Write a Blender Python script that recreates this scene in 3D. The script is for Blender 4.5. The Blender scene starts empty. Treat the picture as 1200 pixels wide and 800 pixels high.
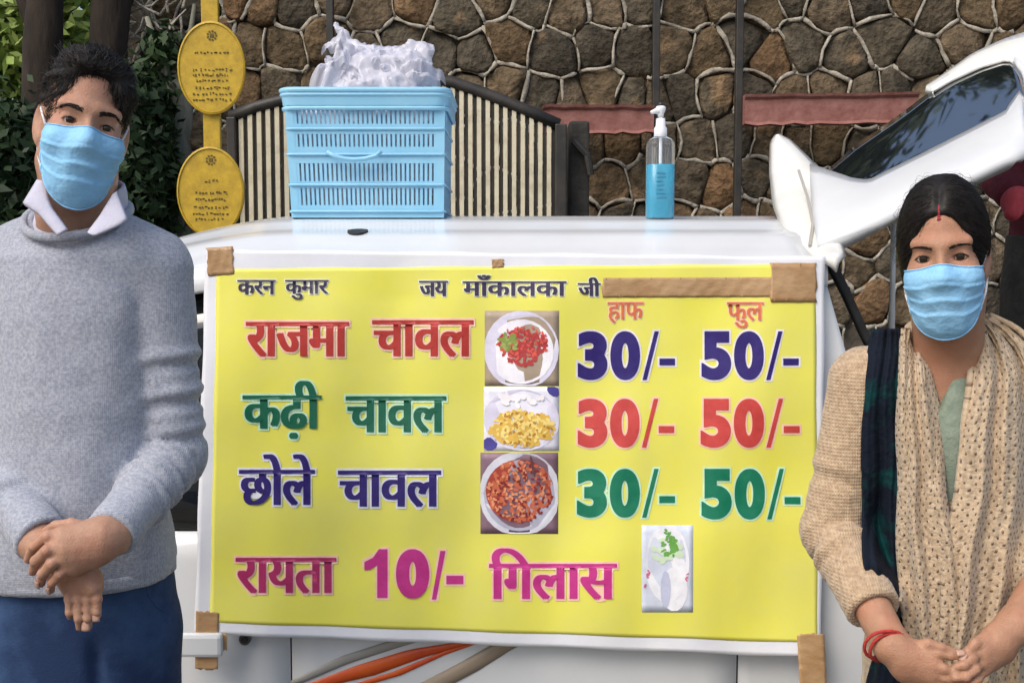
import bpy, bmesh, math, random
import numpy as np
from math import radians, sin, cos, pi, sqrt
from mathutils import Vector, Matrix
rnd = random.Random(7); nrg = np.random.default_rng(7)
sc = bpy.context.scene
col = sc.collection

# ------------------------------------------------------------------ camera, world, sun, exposure
TILT = math.atan(95/1300)
cam_d = bpy.data.cameras.new('camera'); cam = bpy.data.objects.new('camera', cam_d); col.objects.link(cam)
cam.location = (0, 0, 1.4); cam.rotation_euler = (pi/2 - TILT, 0, 0)
cam_d.sensor_width = 36; cam_d.lens = 39; cam_d.clip_start = 0.05; cam_d.clip_end = 800
sc.camera = cam
SUN_EL, SUN_AZ = radians(48), radians(222)      # azimuth from +Y clockwise: behind the camera, a little to its left
world = bpy.data.worlds.new('World'); sc.world = world; world.use_nodes = True
nt = world.node_tree; bg = nt.nodes['Background']
sky = nt.nodes.new('ShaderNodeTexSky'); sky.sky_type = 'NISHITA'; sky.sun_disc = False
sky.sun_elevation = SUN_EL; sky.sun_rotation = SUN_AZ; sky.air_density = 1.2; sky.dust_density = 4.0; sky.ozone_density = 1.0
nt.links.new(sky.outputs[0], bg.inputs[0]); bg.inputs[1].default_value = 0.15
sun_d = bpy.data.lights.new('sun', 'SUN'); sun = bpy.data.objects.new('sun', sun_d); col.objects.link(sun)
sun_d.energy = 1.5; sun_d.angle = radians(40); sun_d.color = (1.0, 0.95, 0.88)
sd = Vector((sin(SUN_AZ)*cos(SUN_EL), cos(SUN_AZ)*cos(SUN_EL), sin(SUN_EL)))
sun.rotation_euler = sd.to_track_quat('Z', 'Y').to_euler()
sc.view_settings.view_transform = 'Standard'; sc.view_settings.look = 'None'
sc.view_settings.exposure = 0.27; sc.view_settings.gamma = 1.0

CT, ST = cos(TILT), sin(TILT)
def P(px, py, Y):                                   # a point at depth Y from where it shows in the photograph
    dx = (px-600)/1300; dy = (400-py)/1300
    d = Vector((dx, CT + dy*ST, -ST + dy*CT)); t = Y/d.y
    return Vector((d.x*t, Y, 1.4 + d.z*t))
def PA(p): return P(p[0], p[1], p[2])

# ------------------------------------------------------------------ object helpers
def tag(o, label=None, cat=None, group=None, kind=None):
    if label: o['label'] = label
    if cat: o['category'] = cat
    if group: o['group'] = group
    if kind: o['kind'] = kind
    return o
def empty(name, loc, label, cat, group=None):
    o = bpy.data.objects.new(name, None); col.objects.link(o); o.location = loc; o.empty_display_size = .05
    return tag(o, label, cat, group)
def link(name, me, m=None, parent=None):
    o = bpy.data.objects.new(name, me); col.objects.link(o)
    if m is not None: me.materials.append(m)
    if parent is not None:
        o.parent = parent; r = parent; off = Vector((0, 0, 0))
        while r is not None: off += r.location; r = r.parent
        o.location = -off                       # meshes are written in world coordinates
    return o
def mesh_np(name, V, F, smooth=True, uv=None):
    V = np.asarray(V, dtype=np.float32); F = np.asarray(F, dtype=np.int32)
    me = bpy.data.meshes.new(name); n = F.shape[1]
    me.vertices.add(len(V)); me.vertices.foreach_set('co', V.ravel())
    me.loops.add(F.size); me.loops.foreach_set('vertex_index', F.ravel())
    me.polygons.add(len(F)); me.polygons.foreach_set('loop_start', np.arange(0, F.size, n, dtype=np.int32))
    me.polygons.foreach_set('loop_total', np.full(len(F), n, dtype=np.int32))
    if smooth: me.polygons.foreach_set('use_smooth', np.ones(len(F), dtype=bool))
    if uv is not None:
        l = me.uv_layers.new(name='UVMap'); l.data.foreach_set('uv', np.asarray(uv, dtype=np.float32)[F.ravel()].ravel())
    me.update(calc_edges=True); me.validate(); return me
class MB:                                           # gathers simple solids into one mesh
    def __init__(s): s.v = []; s.f = []
    def add(s, vs, fs):
        n = len(s.v); s.v += [tuple(v) for v in vs]; s.f += [tuple(i+n for i in f) for f in fs]; return s
    def hexa(s, b, t):                              # bottom 4, top 4 corners
        return s.add(list(b)+list(t), [(3,2,1,0),(4,5,6,7),(0,1,5,4),(1,2,6,5),(2,3,7,6),(3,0,4,7)])
    def box(s, x0, x1, y0, y1, z0, z1):
        return s.hexa([(x0,y0,z0),(x1,y0,z0),(x1,y1,z0),(x0,y1,z0)], [(x0,y0,z1),(x1,y0,z1),(x1,y1,z1),(x0,y1,z1)])
    def tube(s, pts, rad, n=8, cap=True, flat=1.0, closed=False):
        pts = [Vector(p) for p in pts]; m = len(pts)
        if not hasattr(rad, '__len__'): rad = [rad]*m
        vs = []; fs = []; up = None
        for i, p in enumerate(pts):
            a = pts[i-1] if (i > 0 or closed) else pts[i]; b = pts[(i+1) % m] if (i < m-1 or closed) else pts[i]
            t = (b-a); t = t.normalized() if t.length > 1e-9 else Vector((0,0,1))
            if up is None: up = Vector((0,0,1)) if abs(t.z) < .9 else Vector((0,-1,0))
            u = t.cross(up)
            if u.length < 1e-6: u = t.cross(Vector((1,0,0)))
            u.normalize(); w = u.cross(t).normalized(); up = w
            for k in range(n):
                an = 2*pi*k/n; vs.append(p + (u*cos(an) + w*sin(an)*flat)*rad[i])
        mm = m if closed else m-1
        for i in range(mm):
            j = (i+1) % m
            for k in range(n): fs.append((i*n+k, i*n+(k+1)%n, j*n+(k+1)%n, j*n+k))
        if cap and not closed: fs.append(tuple(range(n-1, -1, -1))); fs.append(tuple((m-1)*n+k for k in range(n)))
        return s.add(vs, fs)
    def build(s, name, m, parent=None, smooth=False, bevel=0):
        me = bpy.data.meshes.new(name); me.from_pydata(s.v, [], s.f); me.update()
        if smooth: me.polygons.foreach_set('use_smooth', np.ones(len(me.polygons), dtype=bool))
        o = link(name, me, m, parent)
        if bevel:
            b = o.modifiers.new('bevel', 'BEVEL'); b.width = bevel; b.segments = 2; b.limit_method = 'ANGLE'
            if smooth: b.harden_normals = False
        return o
def grid_obj(name, G, m, parent=None, thick=0.0, uvscale=None, smooth=True):
    """G: (nu, nv, 3) array of points; a sheet with real thickness."""
    G = np.asarray(G, dtype=float); nu, nv = G.shape[:2]
    du = np.gradient(G, axis=0); dv = np.gradient(G, axis=1); N = np.cross(du, dv); N /= (np.linalg.norm(N, axis=2, keepdims=True)+1e-12)
    i = np.arange(nu*nv).reshape(nu, nv)
    q = np.stack([i[:-1,:-1], i[1:,:-1], i[1:,1:], i[:-1,1:]], -1).reshape(-1, 4)
    lu = np.concatenate([[0], np.cumsum(np.linalg.norm(np.diff(G[:, nv//2], axis=0), axis=1))])
    lv = np.concatenate([[0], np.cumsum(np.linalg.norm(np.diff(G[nu//2], axis=0), axis=1))])
    UV = np.stack(np.meshgrid(lu, lv, indexing='ij'), -1).reshape(-1, 2)
    V = G.reshape(-1, 3); F = q
    if thick:
        B = (G + N*thick).reshape(-1, 3); n = nu*nv
        rim = []
        for a, b in ((i[:-1,0], i[1:,0]), (i[1:,-1], i[:-1,-1]), (i[0,1:], i[0,:-1]), (i[-1,:-1], i[-1,1:])):
            rim.append(np.stack([b, a, a+n, b+n], -1))
        F = np.concatenate([q, q[:, ::-1]+n] + rim); V = np.concatenate([V, B]); UV = np.concatenate([UV, UV])
    return link(name, mesh_np(name, V, F, smooth, UV), m, parent)

# ------------------------------------------------------------------ materials
def mat(name, c1, c2=None, rough=.6, scale=20, bump=0, bscale=None, metal=0, spec=.5, sub=0, trans=0, alpha=1, coat=0, ramp=(.35,.65), stretch=(1,1,1), detail=5, subcol=None, ior=1.45, sheen=0):
    m = bpy.data.materials.new(name); m.use_nodes = True; N = m.node_tree.nodes; L = m.node_tree.links
    b = N['Principled BSDF']; b.inputs['Base Color'].default_value = (*c1, 1); b.inputs['Roughness'].default_value = rough
    b.inputs['Metallic'].default_value = metal; b.inputs['Specular IOR Level'].default_value = spec; b.inputs['IOR'].default_value = ior
    b.inputs['Transmission Weight'].default_value = trans; b.inputs['Alpha'].default_value = alpha; b.inputs['Coat Weight'].default_value = coat
    b.inputs['Coat Roughness'].default_value = .05; b.inputs['Sheen Weight'].default_value = sheen
    if sub:
        b.inputs['Subsurface Weight'].default_value = sub; b.inputs['Subsurface Radius'].default_value = (1, .35, .2); b.inputs['Subsurface Scale'].default_value = .006
    tc = N.new('ShaderNodeTexCoord'); mp = N.new('ShaderNodeMapping'); mp.inputs['Scale'].default_value = stretch
    L.new(tc.outputs['Object'], mp.inputs[0])
    if c2 is not None:
        n = N.new('ShaderNodeTexNoise'); n.inputs['Scale'].default_value = scale; n.inputs['Detail'].default_value = detail; n.inputs['Roughness'].default_value = .65
        L.new(mp.outputs[0], n.inputs[0])
        r = N.new('ShaderNodeValToRGB'); r.color_ramp.elements[0].position = ramp[0]; r.color_ramp.elements[1].position = ramp[1]
        r.color_ramp.elements[0].color = (*c1, 1); r.color_ramp.elements[1].color = (*c2, 1)
        L.new(n.outputs[0], r.inputs[0]); L.new(r.outputs[0], b.inputs['Base Color'])
    if bump:
        n2 = N.new('ShaderNodeTexNoise'); n2.inputs['Scale'].default_value = bscale or scale*3; n2.inputs['Detail'].default_value = 6
        L.new(mp.outputs[0], n2.inputs[0]); bm = N.new('ShaderNodeBump'); bm.inputs['Strength'].default_value = bump; bm.inputs['Distance'].default_value = .01
        L.new(n2.outputs[0], bm.inputs['Height']); L.new(bm.outputs[0], b.inputs['Normal'])
    return m
M = {}
M['paint'] = mat('white_car_paint', (.74,.76,.78), (.62,.64,.66), rough=.22, scale=3, coat=.6, spec=.5, ramp=(.3,.8))
M['cream_paint'] = mat('hatch_white_paint', (.80,.80,.77), (.70,.70,.66), rough=.25, scale=5, coat=.6)
M['glass_dark'] = mat('tinted_car_glass', (.012,.014,.016), rough=.03, spec=.9, coat=1)
M['glass_film'] = mat('mirrored_window_film', (.012,.014,.016), rough=.03, spec=1, coat=1, ior=2.7)
M['rubber'] = mat('black_rubber', (.015,.015,.016), (.03,.03,.03), rough=.6, bump=.1)
M['black_paint'] = mat('black_gate_paint', (.018,.017,.016), (.04,.035,.03), rough=.5, scale=12, bump=.15)
M['cream_bar'] = mat('cream_gate_paint', (.62,.57,.42), (.42,.36,.25), rough=.5, scale=14, bump=.15, bscale=60, ramp=(.45,.75))
M['rust'] = mat('rust_red_steel', (.20,.075,.06), (.30,.14,.12), rough=.75, scale=14, bump=.35, bscale=50)
M['pvc'] = mat('vinyl_white', (.80,.82,.86), (.70,.72,.80), rough=.42, scale=6, bump=.12, bscale=14)
M['yellow'] = mat('vinyl_yellow', (.80,.77,.10), (.74,.72,.17), rough=.42, scale=7, bump=.12, bscale=14, ramp=(.3,.75))
M['tape'] = mat('brown_packing_tape', (.36,.21,.10), (.46,.30,.16), rough=.3, scale=14, bump=.25, bscale=40, stretch=(1,1,1.6))
M['sign_yellow'] = mat('sign_yellow_paint', (.50,.33,.02), (.36,.23,.015), rough=.5, scale=30, bump=.1)
M['sign_ink'] = mat('sign_ink', (.06,.045,.01), (.14,.10,.015), rough=.6, scale=60)
M['basket'] = mat('blue_plastic', (.24,.53,.74), (.30,.59,.79), rough=.35, scale=8, sub=.0, spec=.5)
M['bag'] = mat('white_thin_plastic', (.78,.78,.88), (.66,.68,.80), rough=.14, scale=16, bump=.15, bscale=90, ramp=(.4,.7), alpha=.6)
M['liquid'] = mat('blue_sanitizer', (.0,.40,.62), (.0,.48,.70), rough=.12, scale=5, spec=.6)
M['pump'] = mat('pump_white_plastic', (.78,.80,.84), rough=.35)
M['pump_black'] = mat('pump_dark', (.03,.03,.035), rough=.4)
M['clear'] = mat('clear_bottle_plastic', (.85,.88,.92), rough=.08, trans=.92, ior=1.15)
M['sindoor'] = mat('sindoor_red', (.30,.03,.04), rough=.8)
M['thread'] = mat('red_thread', (.62,.06,.05), (.40,.03,.03), rough=.8, scale=150, bump=.6)
M['lash'] = mat('lash_black', (.012,.009,.008), rough=.6)
M['eye_white'] = mat('eye_white', (.60,.53,.48), rough=.15, spec=.7)
M['iris'] = mat('iris_dark', (.02,.011,.008), rough=.08, spec=.8)
M['concrete'] = mat('concrete', (.25,.24,.22), (.18,.17,.15), rough=.9, scale=9, bump=.4)
M['chrome'] = mat('lock_metal', (.30,.30,.30), rough=.3, metal=.9)
M['orange'] = mat('decal_orange', (.72,.12,.02), (.62,.07,.02), rough=.35, scale=12)
M['decal_grey'] = mat('decal_grey', (.38,.36,.33), rough=.35)
M['decal_brown'] = mat('decal_brown', (.34,.27,.20), rough=.35)
def hair_mat(name, c):
    m = mat(name, c, tuple(x*2.2 for x in c), rough=.5, scale=60, spec=.28, stretch=(1,1,.3)); return m
M['hair'] = hair_mat('black_hair', (.008,.0065,.006))
def skin(name, c, c2, blush):
    m = mat(name, c, c2, rough=.46, scale=46, sub=.25, spec=.4, bump=.22, bscale=420, ramp=(.3,.7)); N, L = m.node_tree.nodes, m.node_tree.links; b = N['Principled BSDF']
    tc = N.new('ShaderNodeTexCoord'); n = N.new('ShaderNodeTexNoise'); n.inputs['Scale'].default_value = 17; n.inputs['Detail'].default_value = 4; L.new(tc.outputs['Object'], n.inputs[0])
    r = N.new('ShaderNodeMapRange'); r.inputs[1].default_value = .45; r.inputs[2].default_value = .75; r.inputs[4].default_value = .55; L.new(n.outputs[0], r.inputs[0])
    mx = N.new('ShaderNodeMix'); mx.data_type = 'RGBA'; old = b.inputs['Base Color'].links[0].from_socket; L.new(r.outputs[0], mx.inputs[0]); L.new(old, mx.inputs[6]); mx.inputs[7].default_value = (*blush, 1); L.new(mx.outputs[2], b.inputs['Base Color'])
    L.new(n.outputs[0], N.new('ShaderNodeMapRange').inputs[0]); rr = [q for q in N if q.type == 'MAP_RANGE'][-1]; rr.inputs[3].default_value = .36; rr.inputs[4].default_value = .58; L.new(rr.outputs[0], b.inputs['Roughness']); return m
M['skin_m'] = skin('skin_brown', (.46,.27,.185), (.37,.20,.13), (.46,.20,.14))
M['skin_w'] = skin('skin_warm_brown', (.44,.245,.155), (.36,.185,.115), (.46,.19,.12))
def nm(m): return m.node_tree.nodes, m.node_tree.links, m.node_tree.nodes['Principled BSDF']
def knit(name, c1, c2, fx, fz, depth, melange=220, rough=.95, contrast=(.35,.65)):
    """ribbed knit: fine columns and rows of stitches as relief, flecked yarn"""
    m = mat(name, c1, c2, rough=rough, scale=melange, spec=.15, ramp=contrast, sheen=.3, detail=3)
    N, L, b = nm(m); tc = N.new('ShaderNodeTexCoord')
    w1 = N.new('ShaderNodeTexWave'); w1.wave_type='BANDS'; w1.bands_direction='X'; w1.inputs['Scale'].default_value = fx; w1.inputs['Distortion'].default_value = .6; w1.inputs['Detail Scale'].default_value = 8
    w2 = N.new('ShaderNodeTexWave'); w2.wave_type='BANDS'; w2.bands_direction='Z'; w2.inputs['Scale'].default_value = fz; w2.inputs['Distortion'].default_value = .8; w2.inputs['Detail Scale'].default_value = 8
    L.new(tc.outputs['Object'], w1.inputs[0]); L.new(tc.outputs['Object'], w2.inputs[0])
    mu = N.new('ShaderNodeMath'); mu.operation='MULTIPLY'; L.new(w1.outputs[1], mu.inputs[0]); L.new(w2.outputs[1], mu.inputs[1])
    nz = N.new('ShaderNodeTexNoise'); nz.inputs['Scale'].default_value = 90; L.new(tc.outputs['Object'], nz.inputs[0])
    ad = N.new('ShaderNodeMath'); L.new(mu.outputs[0], ad.inputs[0]); L.new(nz.outputs[0], ad.inputs[1])
    bp = N.new('ShaderNodeBump'); bp.inputs['Strength'].default_value = .5; bp.inputs['Distance'].default_value = depth
    L.new(ad.outputs[0], bp.inputs['Height']); L.new(bp.outputs[0], b.inputs['Normal']); return m
M['sweater'] = knit('blue_grey_melange_knit', (.26,.285,.355), (.42,.44,.505), 140, 120, .0013)
M['cardigan'] = knit('beige_ribbed_knit', (.36,.25,.16), (.52,.39,.26), 85, 60, .0032, melange=120)
def crochet(name, c1, c2, hole, f):
    m = mat(name, c1, c2, rough=.95, scale=70, spec=.1, sheen=.3); N, L, b = nm(m)
    uv = N.new('ShaderNodeTexCoord'); nz = N.new('ShaderNodeTexNoise'); nz.inputs['Scale'].default_value = 14; L.new(uv.outputs['UV'], nz.inputs[0])
    mx = N.new('ShaderNodeVectorMath'); mx.operation='MULTIPLY_ADD'; mx.inputs[1].default_value=(.030,.030,.030); L.new(nz.outputs['Color'], mx.inputs[0]); L.new(uv.outputs['UV'], mx.inputs[2])
    sx = N.new('ShaderNodeSeparateXYZ'); L.new(mx.outputs[0], sx.inputs[0])
    def sn(src, k, ph=0.0):
        a = N.new('ShaderNodeMath'); a.operation='MULTIPLY_ADD'; a.inputs[1].default_value=k; a.inputs[2].default_value=ph; L.new(src, a.inputs[0])
        s = N.new('ShaderNodeMath'); s.operation='SINE'; L.new(a.outputs[0], s.inputs[0]); return s.outputs[0]
    p = N.new('ShaderNodeMath'); p.operation='MULTIPLY'; L.new(sn(sx.outputs[0], f), p.inputs[0]); L.new(sn(sx.outputs[1], f*.8), p.inputs[1])
    r = N.new('ShaderNodeMapRange'); r.inputs[1].default_value=.60; r.inputs[2].default_value=1.0; L.new(p.outputs[0], r.inputs[0])
    mix = N.new('ShaderNodeMix'); mix.data_type='RGBA'; old = b.inputs['Base Color'].links[0].from_socket
    L.new(r.outputs[0], mix.inputs[0]); L.new(old, mix.inputs[6]); mix.inputs[7].default_value=(*hole,1); L.new(mix.outputs[2], b.inputs['Base Color'])
    inv = N.new('ShaderNodeMath'); inv.operation='SUBTRACT'; inv.inputs[0].default_value=1; L.new(r.outputs[0], inv.inputs[1])
    n3 = N.new('ShaderNodeTexNoise'); n3.inputs['Scale'].default_value=130; L.new(uv.outputs['UV'], n3.inputs[0])
    ad = N.new('ShaderNodeMath'); L.new(inv.outputs[0], ad.inputs[0]); L.new(n3.outputs[0], ad.inputs[1])
    bp = N.new('ShaderNodeBump'); bp.inputs['Strength'].default_value=.9; bp.inputs['Distance'].default_value=.004
    L.new(ad.outputs[0], bp.inputs['Height']); L.new(bp.outputs[0], b.inputs['Normal']); return m
M['shawl'] = crochet('beige_crochet', (.40,.30,.20), (.56,.44,.31), (.19,.125,.075), 430)
M['dupatta'] = mat('dark_green_cloth', (.008,.012,.022), (.0,.075,.07), rough=.9, scale=9, bump=.5, bscale=60, ramp=(.5,.68), spec=.15)
M['kurta'] = mat('sage_green_cotton', (.17,.22,.17), (.24,.29,.23), rough=.9, scale=60, bump=.3, bscale=120)
M['shirt'] = mat('pale_lilac_cotton', (.54,.54,.64), (.47,.47,.58), rough=.85, scale=30, bump=.15, bscale=200)
M['denim'] = mat('dark_blue_denim', (.009,.027,.085), (.045,.10,.22), rough=.92, scale=7, bump=.22, bscale=420, ramp=(.42,.78))
M['mask'] = mat('pale_blue_nonwoven', (.24,.52,.80), (.30,.58,.84), rough=.8, scale=14, bump=.3, bscale=90, spec=.2)
M['elastic'] = mat('white_elastic', (.75,.75,.78), rough=.8)
M['maroon'] = mat('maroon_wool', (.085,.008,.016), (.13,.014,.024), rough=.9, scale=30, bump=.5, bscale=80)
M['dark_cloth'] = mat('charcoal_cloth', (.022,.021,.02), (.045,.042,.035), rough=.9, scale=14, bump=.5, bscale=60)
M['pink'] = mat('coral_red_cloth', (.55,.07,.08), (.42,.04,.06), rough=.7, scale=30, bump=.3)
def stone_mat():
    m = mat('rough_brown_grey_stone', (.068,.060,.047), (.185,.158,.122), rough=.95, scale=17, bump=1, bscale=34, detail=10, ramp=(.36,.68), spec=.15)
    N, L, b = nm(m)
    for q in N:
        if q.type == 'BUMP': q.inputs['Distance'].default_value = .024
    oi = N.new('ShaderNodeObjectInfo'); r = N.new('ShaderNodeValToRGB'); cr = r.color_ramp; cr.interpolation='LINEAR'
    cr.elements[0].color=(.5,.5,.5,1); cr.elements[1].position=1; cr.elements[1].color=(1.5,1.05,.72,1)
    for p, c in ((.3,(.8,.78,.72,1)), (.55,(1.15,1.0,.85,1)), (.78,(1.0,.85,.65,1)), (.93,(1.35,1.0,.72,1))):
        e = cr.elements.new(p); e.color = c
    L.new(oi.outputs['Random'], r.inputs[0]); old = b.inputs['Base Color'].links[0].from_socket
    mx = N.new('ShaderNodeMix'); mx.data_type='RGBA'; mx.blend_type='MULTIPLY'; mx.inputs[0].default_value=1; mx.clamp_result=False
    L.new(old, mx.inputs[6]); L.new(r.outputs[0], mx.inputs[7])
    tc = N.new('ShaderNodeTexCoord'); n = N.new('ShaderNodeTexNoise'); n.inputs['Scale'].default_value=4.5; n.inputs['Detail'].default_value=7; L.new(tc.outputs['Object'], n.inputs[0])
    r2 = N.new('ShaderNodeValToRGB'); r2.color_ramp.elements[0].position=.62; r2.color_ramp.elements[1].position=.76; L.new(n.outputs[0], r2.inputs[0])
    m2 = N.new('ShaderNodeMix'); m2.data_type='RGBA'; L.new(r2.outputs[0], m2.inputs[0]); L.new(mx.outputs[2], m2.inputs[6]); m2.inputs[7].default_value=(.34,.22,.12,1)
    L.new(m2.outputs[2], b.inputs['Base Color']); return m
M['stone'] = stone_mat()
M['mortar'] = mat('pale_mortar', (.46,.42,.35), (.26,.235,.19), rough=.95, scale=18, bump=.8, bscale=60, ramp=(.35,.6))
M['wall_core'] = mat('dark_mortar_bed', (.075,.065,.05), (.13,.11,.085), rough=1, scale=14, bump=.8)
def leaf_mat(name, c1, c2, sc_=3):
    m = mat(name, c1, c2, rough=.55, scale=sc_, spec=.3); N, L, b = nm(m)
    b.inputs['Subsurface Weight'].default_value = 0
    return m
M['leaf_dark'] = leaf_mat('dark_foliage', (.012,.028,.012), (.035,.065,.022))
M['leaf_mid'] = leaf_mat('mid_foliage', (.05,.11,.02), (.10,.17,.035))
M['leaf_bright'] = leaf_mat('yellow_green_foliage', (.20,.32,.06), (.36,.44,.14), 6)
M['bark'] = mat('dark_bark', (.014,.010,.007), (.036,.025,.018), rough=.95, scale=18, bump=1, bscale=30, stretch=(1,1,.25))
M['bark_grey'] = mat('mossy_grey_bark', (.10,.105,.075), (.24,.23,.18), rough=.95, scale=14, bump=1, bscale=26, stretch=(1,1,.3))
M['ground'] = mat('dusty_asphalt', (.07,.068,.064), (.12,.11,.10), rough=.95, scale=3, bump=.5, bscale=60)
M['earth'] = mat('brown_earth', (.09,.07,.05), (.15,.12,.085), rough=1, scale=4, bump=.8, bscale=20)

# ------------------------------------------------------------------ signed-distance modelling: one continuous skin per body or garment
def smin(a, b, k):
    h = np.clip(.5+.5*(b-a)/k, 0, 1); return b + (a-b)*h - k*h*(1-h)
class Frame:
    def __init__(s, o, R=None, sc_=1.0):
        s.o = np.array(o, dtype=float); s.R = np.eye(3) if R is None else np.array(R); s.s = np.ones(3)*np.array(sc_); s.m = float(s.s.mean())
    def w(s, p): return s.o + s.R @ (np.array(p, dtype=float)*s.s)
    def loc(s, X, Y, Z):
        d = (X-s.o[0], Y-s.o[1], Z-s.o[2]); R = s.R
        return tuple((R[0,i]*d[0] + R[1,i]*d[1] + R[2,i]*d[2])/s.s[i] for i in range(3))
ID = Frame((0,0,0))
def axis(fine, lo, hi, hf, hc):
    """grid coordinates from lo to hi: step hf inside any of the fine ranges, growing to hc outside"""
    out = [lo]; x = lo
    while x < hi:
        d = min([max(a-x, x-b, 0) for a, b in fine] + [9]); h = min(hc, hf + .25*d); x += h; out.append(x)
    return np.array(out)
class SDF:
    def __init__(s, xs, ys, zs):
        s.ax = [np.asarray(a, dtype=np.float64) for a in (xs, ys, zs)]
        s.D = np.full([len(a) for a in s.ax], 5., dtype=np.float32)
    def op(s, f, lo, hi, k=.01, mode='add'):
        pad = k + .03
        sl = tuple(slice(max(0, np.searchsorted(a, l-pad)-1), min(len(a), np.searchsorted(a, h+pad)+1)) for a, l, h in zip(s.ax, lo, hi))
        if any(q.stop-q.start < 1 for q in sl): return s
        X = s.ax[0][sl[0]][:,None,None]; Y = s.ax[1][sl[1]][None,:,None]; Z = s.ax[2][sl[2]][None,None,:]
        d = f(X, Y, Z).astype(np.float32); A = s.D[sl]
        if mode == 'add': s.D[sl] = smin(A, d, k)
        elif mode == 'sub': s.D[sl] = -smin(-A, d, k)
        elif mode == 'disp': s.D[sl] = A + d
        return s
    def cone(s, a, b, ra, rb, k=.01, F=ID, mode='add', wr=None, flat=None):
        """round cone; wr=(amp, waves, t0, t1, phase) puts cloth rings on it; flat=(dir, f) squashes it along dir"""
        a = np.array(F.w(a)); b = np.array(F.w(b)); ra *= F.m; rb *= F.m
        def f(X, Y, Z):
            ab = b-a; L2 = (ab@ab)+1e-12
            px, py, pz = X-a[0], Y-a[1], Z-a[2]
            t = np.clip((px*ab[0]+py*ab[1]+pz*ab[2])/L2, 0, 1)
            qx, qy, qz = px-t*ab[0], py-t*ab[1], pz-t*ab[2]
            if flat is not None:
                n = np.array(F.R@np.array(flat[0])); n = n/np.linalg.norm(n); dn = qx*n[0]+qy*n[1]+qz*n[2]; g = flat[1]-1
                qx, qy, qz = qx+n[0]*dn*g, qy+n[1]*dn*g, qz+n[2]*dn*g
            d = np.sqrt(qx*qx+qy*qy+qz*qz) - (ra+(rb-ra)*t)
            if flat is not None: d = d/ max(1, flat[1]*.8)
            if wr:
                amp, wv, t0, t1, ph = wr; e = np.clip((t-t0)/.12, 0, 1)*np.clip((t1-t)/.12, 0, 1)
                an = np.arctan2(qz, qx)
                d = d - amp*e*(np.sin(wv*2*pi*t + ph + 1.3*np.sin(an+ph)) *.7 + .5*np.sin(wv*3.7*t*pi + 2*an))
            return d
        r = max(ra, rb); return s.op(f, np.minimum(a, b)-r, np.maximum(a, b)+r, k, mode)
    def ell(s, c, r, k=.01, F=ID, R=None, mode='add'):
        c = np.array(c, dtype=float); r = np.array(r, dtype=float); w = F.w(c); m = r.max()*F.s.max()
        Rm = np.eye(3) if R is None else np.array(R)
        def f(X, Y, Z):
            x, y, z = F.loc(X, Y, Z); x = x-c[0]; y = y-c[1]; z = z-c[2]
            l = [Rm[0,i]*x+Rm[1,i]*y+Rm[2,i]*z for i in range(3)]
            k0 = np.sqrt((l[0]/r[0])**2+(l[1]/r[1])**2+(l[2]/r[2])**2); k1 = np.sqrt((l[0]/r[0]**2)**2+(l[1]/r[1]**2)**2+(l[2]/r[2]**2)**2)+1e-9
            return k0*(k0-1)/k1*F.s.min()
        return s.op(f, w-m, w+m, k, mode)
    def loft(s, rows, k=.01, n=2.4, mode='add', fold=None, pad=0):
        """rows: (z, cx, cy, a, b), z ascending"""
        A = np.array(sorted(rows)); z0, z1 = A[0,0], A[-1,0]
        def f(X, Y, Z):
            zz = np.clip(Z, z0, z1); cx, cy, a, b = [np.interp(zz, A[:,0], A[:,i]) for i in (1,2,3,4)]
            dx = X-cx; dy = Y-cy
            d = ((np.abs(dx/a)**n+np.abs(dy/b)**n)**(1/n)-1)*np.minimum(a, b)
            if fold is not None: d = d + fold(dx, dy, zz)
            return np.maximum(d, np.maximum(z0-Z, Z-z1))
        m = max(A[:,3].max(), A[:,4].max())
        lo = (A[:,1].min()-m, (A[:,2]-A[:,4]).min(), z0); hi = (A[:,1].max()+m, (A[:,2]+A[:,4]).max(), z1)
        return s.op(f, lo, hi, k, mode)
    def disp(s, f, lo, hi): return s.op(f, lo, hi, 0.0, 'disp')
    def sample(s, Pts):
        Pts = np.asarray(Pts); sh = Pts.shape[:-1]; Q = Pts.reshape(-1, 3); idx = []; fr = []
        for i, a in enumerate(s.ax):
            j = np.clip(np.searchsorted(a, Q[:,i])-1, 0, len(a)-2); idx.append(j); fr.append(np.clip((Q[:,i]-a[j])/(a[j+1]-a[j]), 0, 1))
        r = 0
        for dx in (0,1):
            for dy in (0,1):
                for dz in (0,1):
                    w = (fr[0] if dx else 1-fr[0])*(fr[1] if dy else 1-fr[1])*(fr[2] if dz else 1-fr[2])
                    r = r + w*s.D[idx[0]+dx, idx[1]+dy, idx[2]+dz]
        return r.reshape(sh)
    def grad(s, Q, h=.004):
        Q = np.asarray(Q, dtype=float); g = np.stack([s.sample(Q+e)-s.sample(Q-e) for e in np.eye(3)*h], -1)
        return g/(np.linalg.norm(g, axis=-1, keepdims=True)+1e-9)
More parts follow.
